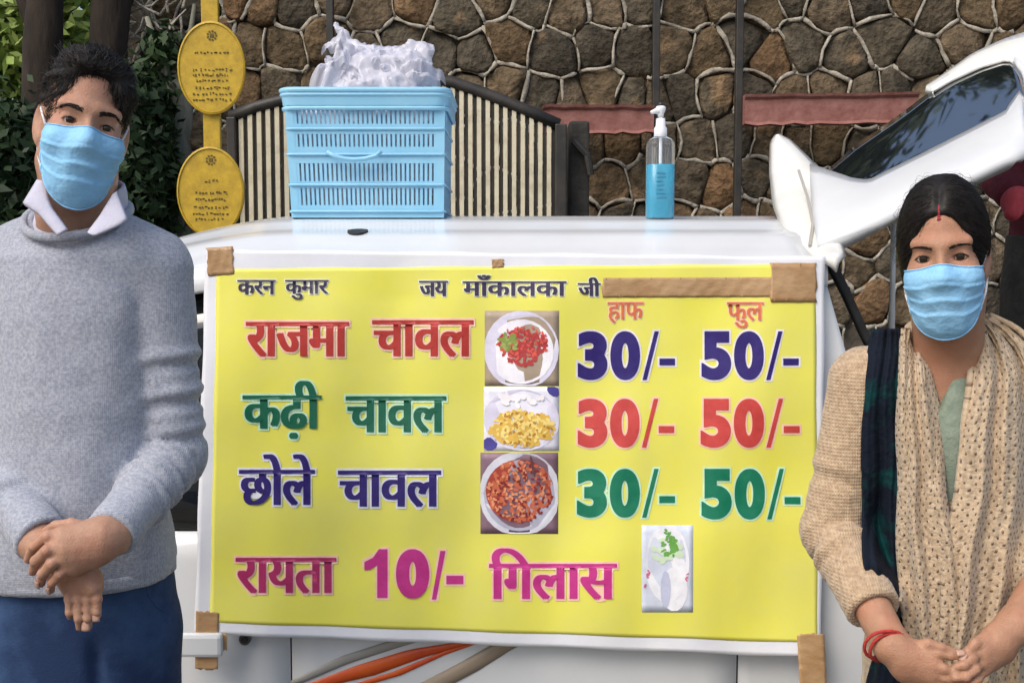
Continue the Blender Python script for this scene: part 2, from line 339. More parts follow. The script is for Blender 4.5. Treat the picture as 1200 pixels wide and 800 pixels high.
    def mesh(s):
        D = s.D; nx, ny, nz = D.shape; ins = D < 0; cs = (nx-1, ny-1, nz-1)
        S = np.zeros((np.prod(cs), 3)); C = np.zeros(np.prod(cs)); Q = []
        for a in range(3):
            s0 = [slice(None)]*3; s1 = [slice(None)]*3; s0[a] = slice(0,-1); s1[a] = slice(1,None)
            cr = ins[tuple(s0)] != ins[tuple(s1)]; I = np.argwhere(cr)
            if not len(I): continue
            J = I.copy(); J[:,a] += 1
            d0 = D[tuple(I.T)].astype(float); d1 = D[tuple(J.T)].astype(float); t = d0/(d0-d1)
            pos = np.stack([s.ax[i][I[:,i]] for i in range(3)], -1); pos[:,a] += t*(s.ax[a][J[:,a]]-s.ax[a][I[:,a]])
            b, c = [(1,2),(2,0),(0,1)][a]; ok = (I[:,b] > 0)&(I[:,c] > 0)&(I[:,b] < D.shape[b]-1)&(I[:,c] < D.shape[c]-1)
            I = I[ok]; pos = pos[ok]; sg = d0[ok] < 0; cells = []
            for ob, oc in ((-1,-1),(0,-1),(0,0),(-1,0)):
                K = I.copy(); K[:,b] += ob; K[:,c] += oc; fl = np.ravel_multi_index(K.T, cs); cells.append(fl)
                for q in range(3): S[:,q] += np.bincount(fl, pos[:,q], minlength=len(C))
                C += np.bincount(fl, minlength=len(C))
            q4 = np.stack(cells, -1); q4[~sg] = q4[~sg][:, ::-1]; Q.append(q4)
        Q = np.concatenate(Q); used = np.flatnonzero(C > 0); remap = np.full(len(C), -1, dtype=np.int64); remap[used] = np.arange(len(used))
        return S[used]/C[used][:,None], remap[Q]
    def build(s, name, m, parent=None):
        V, F = s.mesh(); return link(name, mesh_np(name, V, F), m, parent)
_dirs = nrg.normal(size=(24, 3)); _dirs /= np.linalg.norm(_dirs, axis=1, keepdims=True); _ph = nrg.uniform(0, 6.28, 24)
def nz3(X, Y, Z, f, o=0, n=7):                       # cheap smooth noise
    r = 0
    for i in range(n):
        d = _dirs[(i+o) % 24]; r = r + np.sin((X*d[0]+Y*d[1]+Z*d[2])*f*(1+.35*i) + _ph[(i*3+o) % 24])/(1+.25*i)
    return r/n*1.6
def rot(roll=0, yaw=0, pitch=0):
    return np.array(Matrix.Rotation(yaw, 3, 'Z') @ Matrix.Rotation(pitch, 3, 'X') @ Matrix.Rotation(roll, 3, 'Y'))

# ------------------------------------------------------------------ the setting: ground, stone wall, gate, trees
def sheet(name, x0, x1, y0, y1, z, m):
    return tag(link(name, mesh_np(name, [(x0,y0,z),(x1,y0,z),(x1,y1,z),(x0,y1,z)], [(0,1,2,3)], False), m), kind='structure')
sheet('ground', -300, 300, -300, 300, 0, M['earth'])
sheet('road', -60, 60, -6, 4.6, .004, M['ground'])

# stone wall: polygonal stones, raised pale pointing along every joint
WY = 5.4; WX0, WX1, WZ1 = -1.95, 3.5, 3.15
def clip(poly, nx, ny, c):
    out = []
    for i in range(len(poly)):
        a = poly[i]; b = poly[(i+1) % len(poly)]; da = nx*a[0]+ny*a[1]-c; db = nx*b[0]+ny*b[1]-c
        if da <= 0: out.append(a)
        if da*db < 0: t = da/(da-db); out.append((a[0]+t*(b[0]-a[0]), a[1]+t*(b[1]-a[1])))
    return out
seeds = []; z = .12; r = 0
while z < WZ1+.1:
    x = WX0 - rnd.random()*.15; h = rnd.uniform(.18,.25)
    while x < WX1+.1:
        w = rnd.uniform(.115,.225); seeds.append((x+w/2, z+rnd.uniform(-.05,.05)*(1 if rnd.random()<.6 else 1.5))); x += w
    z += h; r += 1
wall = empty('stone_wall', (0, WY, 0), 'rough stone wall with raised pale mortar lines behind the car and gate', 'wall')
core = MB().box(WX0, WX1, WY+.03, WY+.45, 0, WZ1); core.build('wall_core', M['wall_core'], wall)
beads = MB(); edges = {}; nst = 0
stone_list = []
for i, (sx, sz) in enumerate(seeds):
    poly = [(WX0,0),(WX1,0),(WX1,WZ1),(WX0,WZ1)]
    for j, (tx, tz) in enumerate(seeds):
        if j == i or abs(tx-sx) > .75 or abs(tz-sz) > .75: continue
        dx, dz = tx-sx, tz-sz; poly = clip(poly, dx, dz, (tx*tx+tz*tz-sx*sx-sz*sz)/2)
    if len(poly) < 3: continue
    cx = sum(p[0] for p in poly)/len(poly); cz = sum(p[1] for p in poly)/len(poly)
    ar = abs(sum(poly[k][0]*poly[(k+1)%len(poly)][1]-poly[(k+1)%len(poly)][0]*poly[k][1] for k in range(len(poly))))/2
    if ar < .006: continue
    stone_list.append((cx, cz, poly))
    for k in range(len(poly)):
        a, b = poly[k], poly[(k+1) % len(poly)]; key = tuple(sorted(((round(a[0],3),round(a[1],3)),(round(b[0],3),round(b[1],3)))))
        edges[key] = edges.get(key, 0)+1
stone_list.sort(key=lambda s: abs(s[1]-2.0)*2 + max(0, -s[0]-1.6)*5)
for cx, cz, poly in stone_list[:290]:
    pl = []
    for k in range(len(poly)):                       # soften the corners
        a, b = poly[k], poly[(k+1) % len(poly)]
        if sqrt((a[0]-b[0])**2+(a[1]-b[1])**2) < .03: pl.append(((a[0]+b[0])/2,(a[1]+b[1])/2)); continue
        for t in (.2,.8): pl.append((a[0]+t*(b[0]-a[0]), a[1]+t*(b[1]-a[1])))
    n = len(pl); hgt = rnd.uniform(.010,.030); tx, tz = rnd.uniform(-.15,.15), rnd.uniform(-.15,.15)
    V = []; 
    for sc_, dy in ((.99, .04), (.965, -.45), (.78, -.92)):
        for (x, z_) in pl:
            jx, jz = cx+(x-cx)*sc_, cz+(z_-cz)*sc_
            y = WY+.04 if dy > 0 else WY + dy*hgt*(1+rnd.uniform(-.7,.7)) + ((jx-cx)*tx+(jz-cz)*tz)
            V.append((jx+rnd.uniform(-.004,.004), y, jz+rnd.uniform(-.004,.004)))
    V.append((cx+rnd.uniform(-.02,.02), WY-hgt*rnd.uniform(.85,1.1), cz+rnd.uniform(-.02,.02)))
    F = [(k, (k+1)%n, n+(k+1)%n, n+k) for k in range(n)] + [(n+k, n+(k+1)%n, 2*n+(k+1)%n, 2*n+k) for k in range(n)] + [(2*n+k, 2*n+(k+1)%n, 3*n) for k in range(n)]
    me = bpy.data.meshes.new('stone'); me.from_pydata(V, [], F); me.update(); me.polygons.foreach_set('use_smooth', [True]*len(F)); link('stone', me, M['stone'], wall)
for (a, b), c in edges.items():
    L_ = sqrt((a[0]-b[0])**2+(a[1]-b[1])**2)
    if L_ < .02 or rnd.random() < .17: continue
    if min(a[0],b[0]) <= WX0+.001 and max(a[0],b[0]) <= WX0+.001: continue
    nseg = max(3, int(L_/.035)); bow = rnd.uniform(-.02,.02); px_, pz_ = -(b[1]-a[1])/L_, (b[0]-a[0])/L_; pts = []; rr = []
    for k in range(nseg+1):
        t = k/nseg; o = bow*sin(pi*t)+rnd.uniform(-.003,.003)
        pts.append((a[0]+t*(b[0]-a[0])+px_*o, WY-.018+rnd.uniform(-.006,.006), a[1]+t*(b[1]-a[1])+pz_*o)); rr.append(rnd.uniform(.0035,.0090))
    beads.tube(pts, rr, 6, flat=1.6)
tag(beads.build('raised_mortar', M['mortar'], wall, smooth=True), kind='stuff')

# black posts and rust red rails in front of the wall
def post(px, pyt, pyb, Y, w, label):
    a = P(px, pyt, Y); b = P(px, pyb, Y); zb = 0 if pyb is None else b.z
    o = MB().box(a.x-w/2, a.x+w/2, Y-.02, Y+.03, zb, a.z).build('steel_post', M['black_paint'], bevel=.004); return tag(o, label, 'post')
for px, lab in ((868, 'black upright post crossing the stone wall between the sanitizer bottle and the raised hatch'), (770, 'black upright post on the stone wall straight above the sanitizer bottle'), (386, 'black upright post on the stone wall behind the white plastic bags')):
    a = P(px, -60, 5.28); b = P(px, 800, 5.28)
    tag(MB().box(a.x-.017, a.x+.017, 5.26, 5.30, 0, a.z).build('steel_post', M['black_paint'], bevel=.004), lab, 'post', 'black posts along the stone wall')
def rail(p0, p1, Y, h, lab):
    a = P(*p0, Y); b = P(*p1, Y); n = 14; m = MB()
    for s in (0, 1):                                 # a flat flange above a web, dented
        pass
    V = []; 
    for k in range(n+1):
        t = k/n; x = a.x+t*(b.x-a.x); z_ = a.z+t*(b.z-a.z); w = rnd.uniform(-.004,.004); w2 = rnd.uniform(-.006,.006)
        V += [(x,Y-.03,z_+w),(x,Y-.035,z_+.012-.0+w),(x,Y+.03,z_+.012+w),(x,Y+.03,z_-h+w2),(x,Y-.035,z_-h+w2),(x,Y-.015,z_-h+.015+w2),(x,Y-.015,z_-.012+w)]
    F = []
    for k in range(n):
        for q in range(7): F.append((k*7+q, k*7+(q+1)%7, (k+1)*7+(q+1)%7, (k+1)*7+q))
    F.append(tuple(range(6,-1,-1))); F.append(tuple(n*7+q for q in range(7)))
    return tag(m.add(V, F).build('steel_rail', M['rust'], bevel=0), lab, 'rail', 'rust red rails on the stone wall')
rail((636,127), (766,127), 5.22, .115, 'rust red steel rail on the stone wall between the gate and the sanitizer bottle')
rail((872,114), (1075,112), 5.22, .130, 'rust red steel rail on the stone wall running behind the raised hatch')

# gate: two leaves of cream bars under a sloping black top rail
GY = 4.5
def gate(tops, bars, barw, post_px, posth, lab):
    t = empty('metal_gate', (P(tops[0][0], 300, GY).x, GY, 0), lab, 'gate', 'leaves of the gate behind the car')
    top = [P(px, py, GY) for px, py in tops]
    MB().tube(top, .026, 8, flat=1.0).build('top_rail', M['black_paint'], t, smooth=True)
    MB().tube([(p.x, GY, .95) for p in top], .018, 8).build('middle_rail', M['black_paint'], t, smooth=True)
    MB().tube([(p.x, GY, .12) for p in top], .02, 8).build('bottom_rail', M['black_paint'], t, smooth=True)
    for px in bars:
        x = P(px, 200, GY).x; zt = np.interp(x, [p.x for p in top], [p.z for p in top])-.02
        MB().box(x-barw/2, x+barw/2, GY-.012, GY+.012, .10, zt).build('bar', M['cream_bar'], t)
        MB().box(x+barw/2+.0035, x+barw/2+.0145, GY+.0, GY+.02, .10, zt).build('bar', M['black_paint'], t)
    for a, b in post_px:
        x0, x1 = P(a, 200, GY).x, P(b, 200, GY).x
        MB().box(x0, x1, GY-.03, GY+.04, 0, P(600, posth, GY).z).build('gate_post', M['black_paint'], t, bevel=.006)
    return t
gate([(270,138),(300,126),(335,117),(400,103),(462,92)], [284+10.5*k for k in range(17)], .018, [(268,279)], 138, 'cream barred gate leaf beside the yellow discs, its black top rail rising')
gate([(474,91),(500,92),(530,97),(570,111),(610,127),(655,147)], [480+10.2*k for k in range(17)], .017, [(650,664)], 146, 'gate leaf of cream bars with a black top rail sloping down to the stone pillar')
# grey masonry gate pillar
pl = empty('gate_pillar', (P(680,300,4.62).x, 4.62, 0), 'dark grey gate pillar with a black hinge beside the sloping gate rail', 'pillar')
x0, x1 = P(666,200,4.6).x, P(690,200,4.6).x
bmx = MB().box(x0, x1, 4.56, 4.72, 0, P(600,143,4.6).z); bmx.build('pillar_shaft', M['dark_cloth'], pl, bevel=.012)
a = P(672,165,4.53); b = P(692,205,4.53); MB().tube([a, (a+b)/2+Vector((.02,0,.01)), b], .016, 8).build('hinge', M['black_paint'], pl)

# foliage
def leaf_cloud(name, blobs, n, size, m, parent=None, seed=1, shell=.5):
    r = np.random.default_rng(seed); w = np.array([b[1][0]*b[1][1]*b[1][2] for b in blobs]); w = w/w.sum()
    ids = r.choice(len(blobs), n, p=w); c = np.array([b[0] for b in blobs])[ids]; rad = np.array([b[1] for b in blobs])[ids]
    d = r.normal(size=(n,3)); d /= np.linalg.norm(d, axis=1, keepdims=True); rr = (shell+(1-shell)*r.random(n))[:,None]*(1+.14*r.normal(size=(n,1)))
    p = c + d*rad*rr; nrm = d+r.normal(size=(n,3))*.7; nrm /= np.linalg.norm(nrm, axis=1, keepdims=True)
    t = np.cross(nrm, r.normal(size=(n,3))); t /= np.linalg.norm(t, axis=1, keepdims=True); b_ = np.cross(nrm, t)
    s = (size*(.6+.8*r.random(n)))[:,None]
    V = np.stack([p-t*s, p+b_*s*.45-t*s*.1, p+t*s, p-b_*s*.45-t*s*.1], 1).reshape(-1,3); F = np.arange(n*4).reshape(n,4)
    return link(name, mesh_np(name, V, F, False), m, parent)
def tree(name, label, path, rads, limbs, blobs, n, size, m, bark, seed, cat='tree', shell=.3):
    t = empty(name, (path[0][0], path[0][1], 0), label, cat, 'trees and shrubs behind the man')
    mb = MB(); pp = [Vector(p) for p in path]; fine = []; fr = []
    for i in range(len(pp)-1):
        for k in range(5):
            q = k/5; fine.append(pp[i].lerp(pp[i+1], q)+Vector((rnd.uniform(-.012,.012),rnd.uniform(-.012,.012),0))); fr.append((rads[i]+(rads[i+1]-rads[i])*q)*rnd.uniform(.93,1.07))
    fine.append(pp[-1]); fr.append(rads[-1]); mb.tube(fine, fr, 14); mb.build('trunk', bark, t, smooth=True)
    if limbs:
        lb = MB()
        for L_ in limbs: lb.tube(L_[0], L_[1], 7)
        lb.build('limb', bark, t, smooth=True)
    leaf_cloud('crown', blobs, n, size, m, t, seed, shell); return t
def V3(px, py, Y): return tuple(P(px, py, Y))
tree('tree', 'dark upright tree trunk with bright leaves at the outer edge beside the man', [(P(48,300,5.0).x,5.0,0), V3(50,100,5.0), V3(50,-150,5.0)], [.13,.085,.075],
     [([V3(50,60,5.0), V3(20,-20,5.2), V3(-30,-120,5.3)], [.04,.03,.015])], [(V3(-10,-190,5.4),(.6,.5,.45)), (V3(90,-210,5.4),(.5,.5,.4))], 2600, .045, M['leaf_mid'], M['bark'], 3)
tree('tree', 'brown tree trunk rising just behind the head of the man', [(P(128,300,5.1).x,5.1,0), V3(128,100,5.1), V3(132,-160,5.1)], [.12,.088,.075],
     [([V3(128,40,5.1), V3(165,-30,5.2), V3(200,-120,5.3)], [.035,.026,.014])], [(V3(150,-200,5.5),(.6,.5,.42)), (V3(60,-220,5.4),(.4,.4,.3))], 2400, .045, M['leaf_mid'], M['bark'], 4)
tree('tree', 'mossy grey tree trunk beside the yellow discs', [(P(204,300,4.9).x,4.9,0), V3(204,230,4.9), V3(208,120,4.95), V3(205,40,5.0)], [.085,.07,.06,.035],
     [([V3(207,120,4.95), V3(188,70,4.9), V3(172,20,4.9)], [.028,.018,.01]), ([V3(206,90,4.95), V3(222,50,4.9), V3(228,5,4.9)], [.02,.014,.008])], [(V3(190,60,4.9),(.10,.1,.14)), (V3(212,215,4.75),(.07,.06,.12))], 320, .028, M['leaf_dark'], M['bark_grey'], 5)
def shrub(label, blobs, n, size, m, seed, stem):
    t = empty('shrub', (stem[0], stem[1], 0), label, 'shrub', 'trees and shrubs behind the man')
    mb = MB()
    for k in range(7):
        a = Vector(stem); c = Vector(blobs[k % len(blobs)][0]); c.x += rnd.uniform(-.12,.12); mb.tube([(a.x+rnd.uniform(-.08,.08), a.y, 0), a.lerp(c, .6), c], [.016,.011,.005], 6)
    mb.build('stem', M['bark'], t, smooth=True); leaf_cloud('foliage', blobs, n, size, m, t, seed, .2)
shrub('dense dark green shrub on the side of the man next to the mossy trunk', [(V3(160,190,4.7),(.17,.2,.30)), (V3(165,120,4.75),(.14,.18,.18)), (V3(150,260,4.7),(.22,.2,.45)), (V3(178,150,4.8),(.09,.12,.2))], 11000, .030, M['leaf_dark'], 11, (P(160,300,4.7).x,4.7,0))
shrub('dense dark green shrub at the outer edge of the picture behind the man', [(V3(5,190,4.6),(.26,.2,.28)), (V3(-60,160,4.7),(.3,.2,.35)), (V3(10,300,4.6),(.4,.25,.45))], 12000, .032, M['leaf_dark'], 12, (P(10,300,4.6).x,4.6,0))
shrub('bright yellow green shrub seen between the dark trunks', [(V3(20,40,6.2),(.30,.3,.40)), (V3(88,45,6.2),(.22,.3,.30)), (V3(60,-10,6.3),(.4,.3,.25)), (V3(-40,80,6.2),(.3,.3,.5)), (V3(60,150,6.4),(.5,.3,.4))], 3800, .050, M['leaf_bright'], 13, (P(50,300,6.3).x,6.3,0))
leaf_cloud('far_woodland', [((-4.5,9.5,1.6),(2.2,1.2,1.9)), ((-2.9,10.5,1.2),(1.6,1.2,1.5)), ((-8,10,2.2),(3,1.5,2.6))], 16000, .085, M['leaf_mid'], None, 14, .1)
tag(bpy.data.objects['far_woodland'], kind='stuff')
# tall trees beyond the wall: the raised rear window mirrors them
for q, (tx, ty, th) in enumerate(((.6, 9.0, 9.0), (3.6, 10.0, 10.5))):
    tree('tree', ('tall tree beyond the stone wall mirrored low in the raised rear window', 'tallest tree beyond the stone wall, its top mirrored in the raised rear window')[q], [(tx,ty,0),(tx+.1,ty,3),(tx-.1,ty,th*.8)], [.22,.18,.06], [([(tx,ty,th*.5),(tx+1,ty-.5,th*.75),(tx+1.6,ty-.7,th*.9)], [.08,.05,.02])],
         [((tx,ty,th*.85),(1.6,1.4,1.2)), ((tx+1.3,ty-.6,th*.78),(1.1,1,.8)), ((tx-1.2,ty,th*.72),(1.1,1,.9)), ((tx-.6,ty-.5,th*.95),(1.3,1.1,.8))], 9000, .12, M['leaf_dark'], M['bark'], 31+q)
# dry twigs tangled over the end of the wall
tw = MB()
for k in range(46):
    x, y = rnd.uniform(140,215), rnd.uniform(0,95); Y = rnd.uniform(5.15,5.32); pts = [V3(x, y, Y)]
    an = rnd.uniform(0,6.28)
    for q in range(3): an += rnd.uniform(-.7,.7); x += cos(an)*13; y += sin(an)*13; pts.append(V3(x, y, Y+rnd.uniform(-.03,.03)))
    tw.tube(pts, [.0075,.006,.005,.003], 5)
tag(tw.build('dry_creeper', M['mortar'], smooth=True), 'tangle of pale dry creeper stems on the end of the stone wall', 'creeper', kind='stuff')

# concrete step behind the hatch
tag(MB().box(.9, 2.3, 2.55, 3.3, 0, .45).build('step', M['concrete'], bevel=.02), kind='structure')

# yellow round signs on a flat post
SY = 4.0
sg = empty('yellow_sign', (P(248,300,SY).x, SY, 0), 'two yellow oval discs with dark lettering one above the other on a yellow flat post', 'sign')
a = P(236,-80,SY); b = P(258,800,SY); MB().box(P(237,100,SY).x, P(257,100,SY).x, SY, SY+.02, 0, a.z).build('flat_post', M['sign_yellow'], sg, bevel=.003)
def disc(cx, cy, rx, ry, lines, seed):
    r = random.Random(seed); c = P(cx, cy, SY-.012); k = SY/1300; n = 48
    V = []; F = []
    for q, (s, dy) in enumerate(((1.0,.006),(1.0,-.006),(.955,-.009),(.94,-.004))):
        for i in range(n): V.append((c.x+rx*k*s*cos(2*pi*i/n), c.y+dy, c.z+ry*k*s*sin(2*pi*i/n)))
    for q in range(3): F += [(q*n+i, (q+1)*n+i, (q+1)*n+(i+1)%n, q*n+(i+1)%n) for i in range(n)]
    F.append(tuple(3*n+i for i in range(n-1,-1,-1))); F.append(tuple(range(n)))
    d = MB().add(V, F).build('disc', M['sign_yellow'], sg)
    ink = MB()
    for (py, hw, th) in lines:                       # rows of worn, unreadable letters
        x = cx-hw
        while x < cx+hw:
            w = r.uniform(1.6,3.6)
            for q in range(2):
                yy = py + r.uniform(-th/2, th/2); o = P(x, yy, SY-.0175); hh = r.uniform(.7,1.3)*k; ww = w*k*r.uniform(.4,1)
                ink.box(o.x, o.x+ww, SY-.0185, SY-.0155, o.z-hh/2, o.z+hh/2)
            x += w+r.choice((.6,.8,2.4))
    ey = cy-ry*.72; e = P(cx, ey, SY-.0175)
    for i in range(9): an = i*2*pi/9; ink.box(e.x+cos(an)*5*k-.003, e.x+cos(an)*5*k+.003, SY-.0185, SY-.0155, e.z+sin(an)*5*k-.003, e.z+sin(an)*5*k+.003)
    ink.box(e.x-.007, e.x+.007, SY-.0185, SY-.0155, e.z-.007, e.z+.007)
    ink.build('lettering', M['sign_ink'], d)
disc(248, 80, 39, 53, [(62,20,1.5),(82,22,3),(88,22,3),(95,18,3),(103,19,3),(110,22,3),(117,22,3)], 1)
disc(247, 225, 39, 52, [(212,7,3),(226,18,3),(234,18,3),(243,20,3),(250,21,3),(257,18,3)], 2)

# ------------------------------------------------------------------ white hatchback seen from the side, hatch raised
CY = 2.14
car = empty('white_car', (0, CY+.7, 0), 'white hatchback parked side on behind the menu banner with its rear hatch raised', 'car')
def ys(x, z): return CY + max(0, z-.87)*.12 + .05*max(0, .55-z) + .012*((z-.6)/.3)**2*(1 if z < .87 else 0)
def zr(x): return -.34*max(0, -x-.50)**1.5 if x > -.95 else -.34*.45**1.5-.30*(-x-.95)                       # the roof line drops towards the windscreen
def side_panel(name, xs, zs_, m, parent, off=0.0, thick=.012, far=False):
    """xs: function z -> (x0, x1)"""
    G = []
    for u in np.linspace(0, 1, 14):
        G.append([(xs(z)[0]+u*(xs(z)[1]-xs(z)[0]), 0, z) for z in zs_])
    G = np.array(G); 
    for i in range(G.shape[0]):
        for j in range(G.shape[1]): G[i,j,1] = ys(G[i,j,0], G[i,j,2])+off; G[i,j,2] += zr(G[i,j,0])*max(0, G[i,j,2]-.87)/.5
    if far: G[:,:,1] = 2*(CY+.73)-G[:,:,1]
    return grid_obj(name, G, m, parent, -thick if not far else thick)
lowz = list(np.linspace(.24,.868,12)); upz = list(np.linspace(.872,1.352,10)); gx = lambda a, b: (lambda z: (a, b))
fd = side_panel('front_door', gx(-1.42,-.4385), lowz, M['paint'], car)
rd = side_panel('rear_door', gx(-.4345,.4435), lowz, M['paint'], car)
rear = lambda z: .745 - .10*max(0, z-.87)/.5
side_panel('rear_quarter_panel', lambda z: (.4475, rear(z)), lowz, M['paint'], car)
side_panel('front_wing', gx(-2.2,-1.424), lowz, M['paint'], car)
side_panel('door_gap_seal', gx(-2.1,.6), lowz, M['rubber'], car, off=.014, thick=.004)
for fr in (False, True):
    side_panel('window_frame', lambda z: (-1.30+.45*(z-.87), .60), upz, M['rubber'], car, off=.016, thick=.004, far=fr)
    side_panel('front_window', lambda z: (-1.24+.45*(z-.87), -.47), list(np.linspace(.89,1.335,8)), M['glass_dark'], car, off=.008, thick=.004, far=fr)
    side_panel('rear_window', gx(-.40,.40), list(np.linspace(.89,1.335,8)), M['glass_dark'], car, off=.008, thick=.004, far=fr)
    side_panel('rear_pillar', lambda z: (.5 , .745-.27*max(0, z-.9)), list(np.linspace(.868,1.40,12)), M['paint'], car, off=.0, thick=.02, far=fr)
side_panel('far_side', gx(-2.2,.745), lowz, M['paint'], car, far=True)
# roof with its crown and shallow swages
U = np.linspace(-1.32, .61, 40); Vv = np.linspace(0, 1, 46); G = np.zeros((40, 46, 3))
def roof_z(x, y):
    t = (y-2.205)/.42; t2 = (3.55-y)/.42; e = min(max(t,0),1); e2 = min(max(t2,0),1)
    return 1.395 + zr(x) + .105*(1-(1-e)**2)*(1-(1-e2)**2) + (.004*sin((y-2.3)*46) if 2.28 < y < 2.75 else 0)
for i, x in enumerate(U):
    for j, v in enumerate(Vv):
        y = 2.202 + v*1.35; G[i,j] = (x, y, roof_z(x, y))
grid_obj('roof', G, M['paint'], car, -.02)
# gutter rail above the windows
G = np.zeros((30, 8, 3))
for i, x in enumerate(np.linspace(-1.30, .62, 30)):
    for j, t in enumerate(np.linspace(0, 1, 8)): G[i,j] = (x, 2.192+.012*t-.006*sin(pi*t), 1.350+zr(x)+.046*t)
grid_obj('roof_rail', G, M['paint'], car, .012)
MB().tube([(x, 2.213, 1.3975+zr(x)) for x in np.linspace(-1.3,.6,20)], .004, 6).build('roof_seal', M['rubber'], car)
a = P(417,275,2.33); 
e = MB(); cz = roof_z(a.x, 2.36)
V = [(a.x+.022*cos(t), 2.36+.03*sin(t), roof_z(a.x+.022*cos(t), 2.36+.03*sin(t))+.004) for t in np.linspace(0, 2*pi, 14, endpoint=False)]
e.add([(*v[:2], v[2]-.006) for v in V]+V, [tuple(range(14,28))]+[(i,(i+1)%14,14+(i+1)%14,14+i) for i in range(14)]).build('aerial_base', M['rubber'], car)
# windscreen, bonnet, floor, nose
def quad(name, pts, m, th=.02):
    G = np.array([[pts[0], pts[3]], [pts[1], pts[2]]], dtype=float); return grid_obj(name, G, m, car, th, smooth=False)
quad('windscreen', [(-1.30,2.24,1.35),(-1.30,3.5,1.35),(-1.85,3.5,.93),(-1.85,2.24,.93)], M['glass_dark'])
quad('bonnet', [(-1.85,2.18,.92),(-1.85,3.58,.92),(-2.55,3.5,.74),(-2.55,2.24,.74)], M['paint'])
MB().box(-2.6,-2.2,2.2,3.56,.28,.72).build('front_bumper', M['paint'], car, bevel=.05)
MB().box(-2.2,.70,2.25,3.5,.22,.30).build('floor_pan', M['rubber'], car)
MB().box(.66,.82,2.2,3.56,.26,.62).build('rear_bumper', M['paint'], car, bevel=.04)
for x in (-1.78, .35):
    for far in (0, 1):
        yy = 2.17 if not far else 3.45
        w = MB().tube([(x,yy,.29),(x,yy+.02,.29),(x,yy+.14,.29),(x,yy+.16,.29)], [.25,.285,.285,.25], 28).build('wheel', M['rubber'], car, smooth=False)
        MB().tube([(x,yy-.012 if not far else yy+.172,.29),(x,yy+.03 if not far else yy+.13,.29)], [.17,.19], 20).build('rim', M['chrome'], w)
# door handle, lock
a, b = P(206,745,2.10), P(262,755,2.10)
h = MB().box(a.x, b.x, 2.085, 2.105, P(0,768,2.1).z, P(0,740,2.1).z).build('door_handle', M['paint'], fd, bevel=.008)
c = P(286,750,2.12); r_ = .0115
MB().tube([(c.x, 2.125, c.z),(c.x, 2.142, c.z)], [r_,r_], 20).build('door_lock', M['chrome'], fd)
MB().tube([(c.x, 2.121, c.z),(c.x, 2.126, c.z)], [r_*.55,r_*.6], 16).build('keyhole', M['rubber'], fd)
# printed stripes on the doors
def side_strip(name, top, bot, m, par, off=-.0022):
    n = 16; T = np.array(top, float); B = np.array(bot, float); t = np.linspace(0,1,n)
    def pl(A, q): 
        l = np.concatenate([[0], np.cumsum(np.hypot(*np.diff(A, axis=0).T))]); l /= l[-1]; return np.interp(q, l, A[:,0]), np.interp(q, l, A[:,1])
    G = np.zeros((n, 3, 3))
    for i, q in enumerate(t):
        a_, b_ = pl(T, q), pl(B, q)
        for j, w in enumerate((0,.5,1)):
            p = P(a_[0]+(b_[0]-a_[0])*w, a_[1]+(b_[1]-a_[1])*w, CY); G[i,j] = (p.x, ys(p.x, p.z)+off, p.z)
    return grid_obj(name, G, m, par, .0003, smooth=False)
side_strip('orange_stripe', [(352,803),(420,778),(480,760),(560,748)], [(372,806),(440,790),(500,768),(572,750)], M['orange'], rd)
side_strip('orange_stripe', [(395,806),(460,786),(520,762),(556,752)], [(408,808),(470,790),(522,766),(560,753)], M['orange'], rd, -.0030)
side_strip('grey_stripe', [(340,797),(400,768),(450,752),(480,745)], [(345,803),(410,776),(470,757),(500,748)], M['decal_grey'], rd)
side_strip('brown_stripe', [(480,806),(540,775),(575,755),(590,748)], [(520,806),(560,785),(600,760),(625,748)], M['decal_brown'], rd)

# hatch, raised: surface patches between two outlines
def Yh(px, py):
    base = 300-.447*(px-960); w = (base-py)/110; return 2.25+.42*max(w, -.2)
def patch(name, A, B, m, parent, bulge=.0, thick=.02, n=22, nv=9, off=0.0, Yf=Yh):
    A = np.array(A, float); B = np.array(B, float)
    def pl(Q, t): l = np.concatenate([[0], np.cumsum(np.hypot(*np.diff(Q, axis=0).T))]); l /= l[-1]; return np.interp(t, l, Q[:,0]), np.interp(t, l, Q[:,1])
    G = np.zeros((n, nv, 3))
    for i, t in enumerate(np.linspace(0,1,n)):
        a_, b_ = pl(A, t), pl(B, t)
        for j, s in enumerate(np.linspace(0,1,nv)):
            px, py = a_[0]+(b_[0]-a_[0])*s, a_[1]+(b_[1]-a_[1])*s
            Y = Yf(px, py) + off - bulge*(1-(2*s-1)**2)**.6; G[i,j] = P(px, py, Y)
    return grid_obj(name, G, m, parent, thick)
hatch = patch('rear_hatch', [(962,302),(1000,287),(1045,263),(1100,238),(1150,214),(1186,197),(1200,176)], [(950,206),(1000,224),(1022,226),(1062,206),(1120,177),(1186,143),(1204,118)], M['paint'], car, .028, .03, 30, 10)
patch('rear_window', [(966,203),(1000,172),(1060,130),(1109,92),(1148,77),(1176,68),(1192,74)], [(990,226),(1022,230),(1062,210),(1120,180),(1160,160),(1188,146),(1206,118)], M['glass_film'], hatch, .02, .01, 24, 12, off=.008)
patch('hatch_frame', [(1085,100),(1109,84),(1140,62),(1175,46),(1205,36),(1240,34)], [(1096,108),(1112,98),(1150,80),(1180,71),(1198,82),(1206,120)], M['cream_paint'], hatch, .02, .03, 20, 8, off=-.004)
patch('hatch_outer_edge', [(1192,60),(1206,75),(1212,110),(1206,150),(1200,176)], [(1186,72),(1198,88),(1201,112),(1188,146),(1188,172)], M['paint'], hatch, .01, .03, 14, 5, off=-.012)
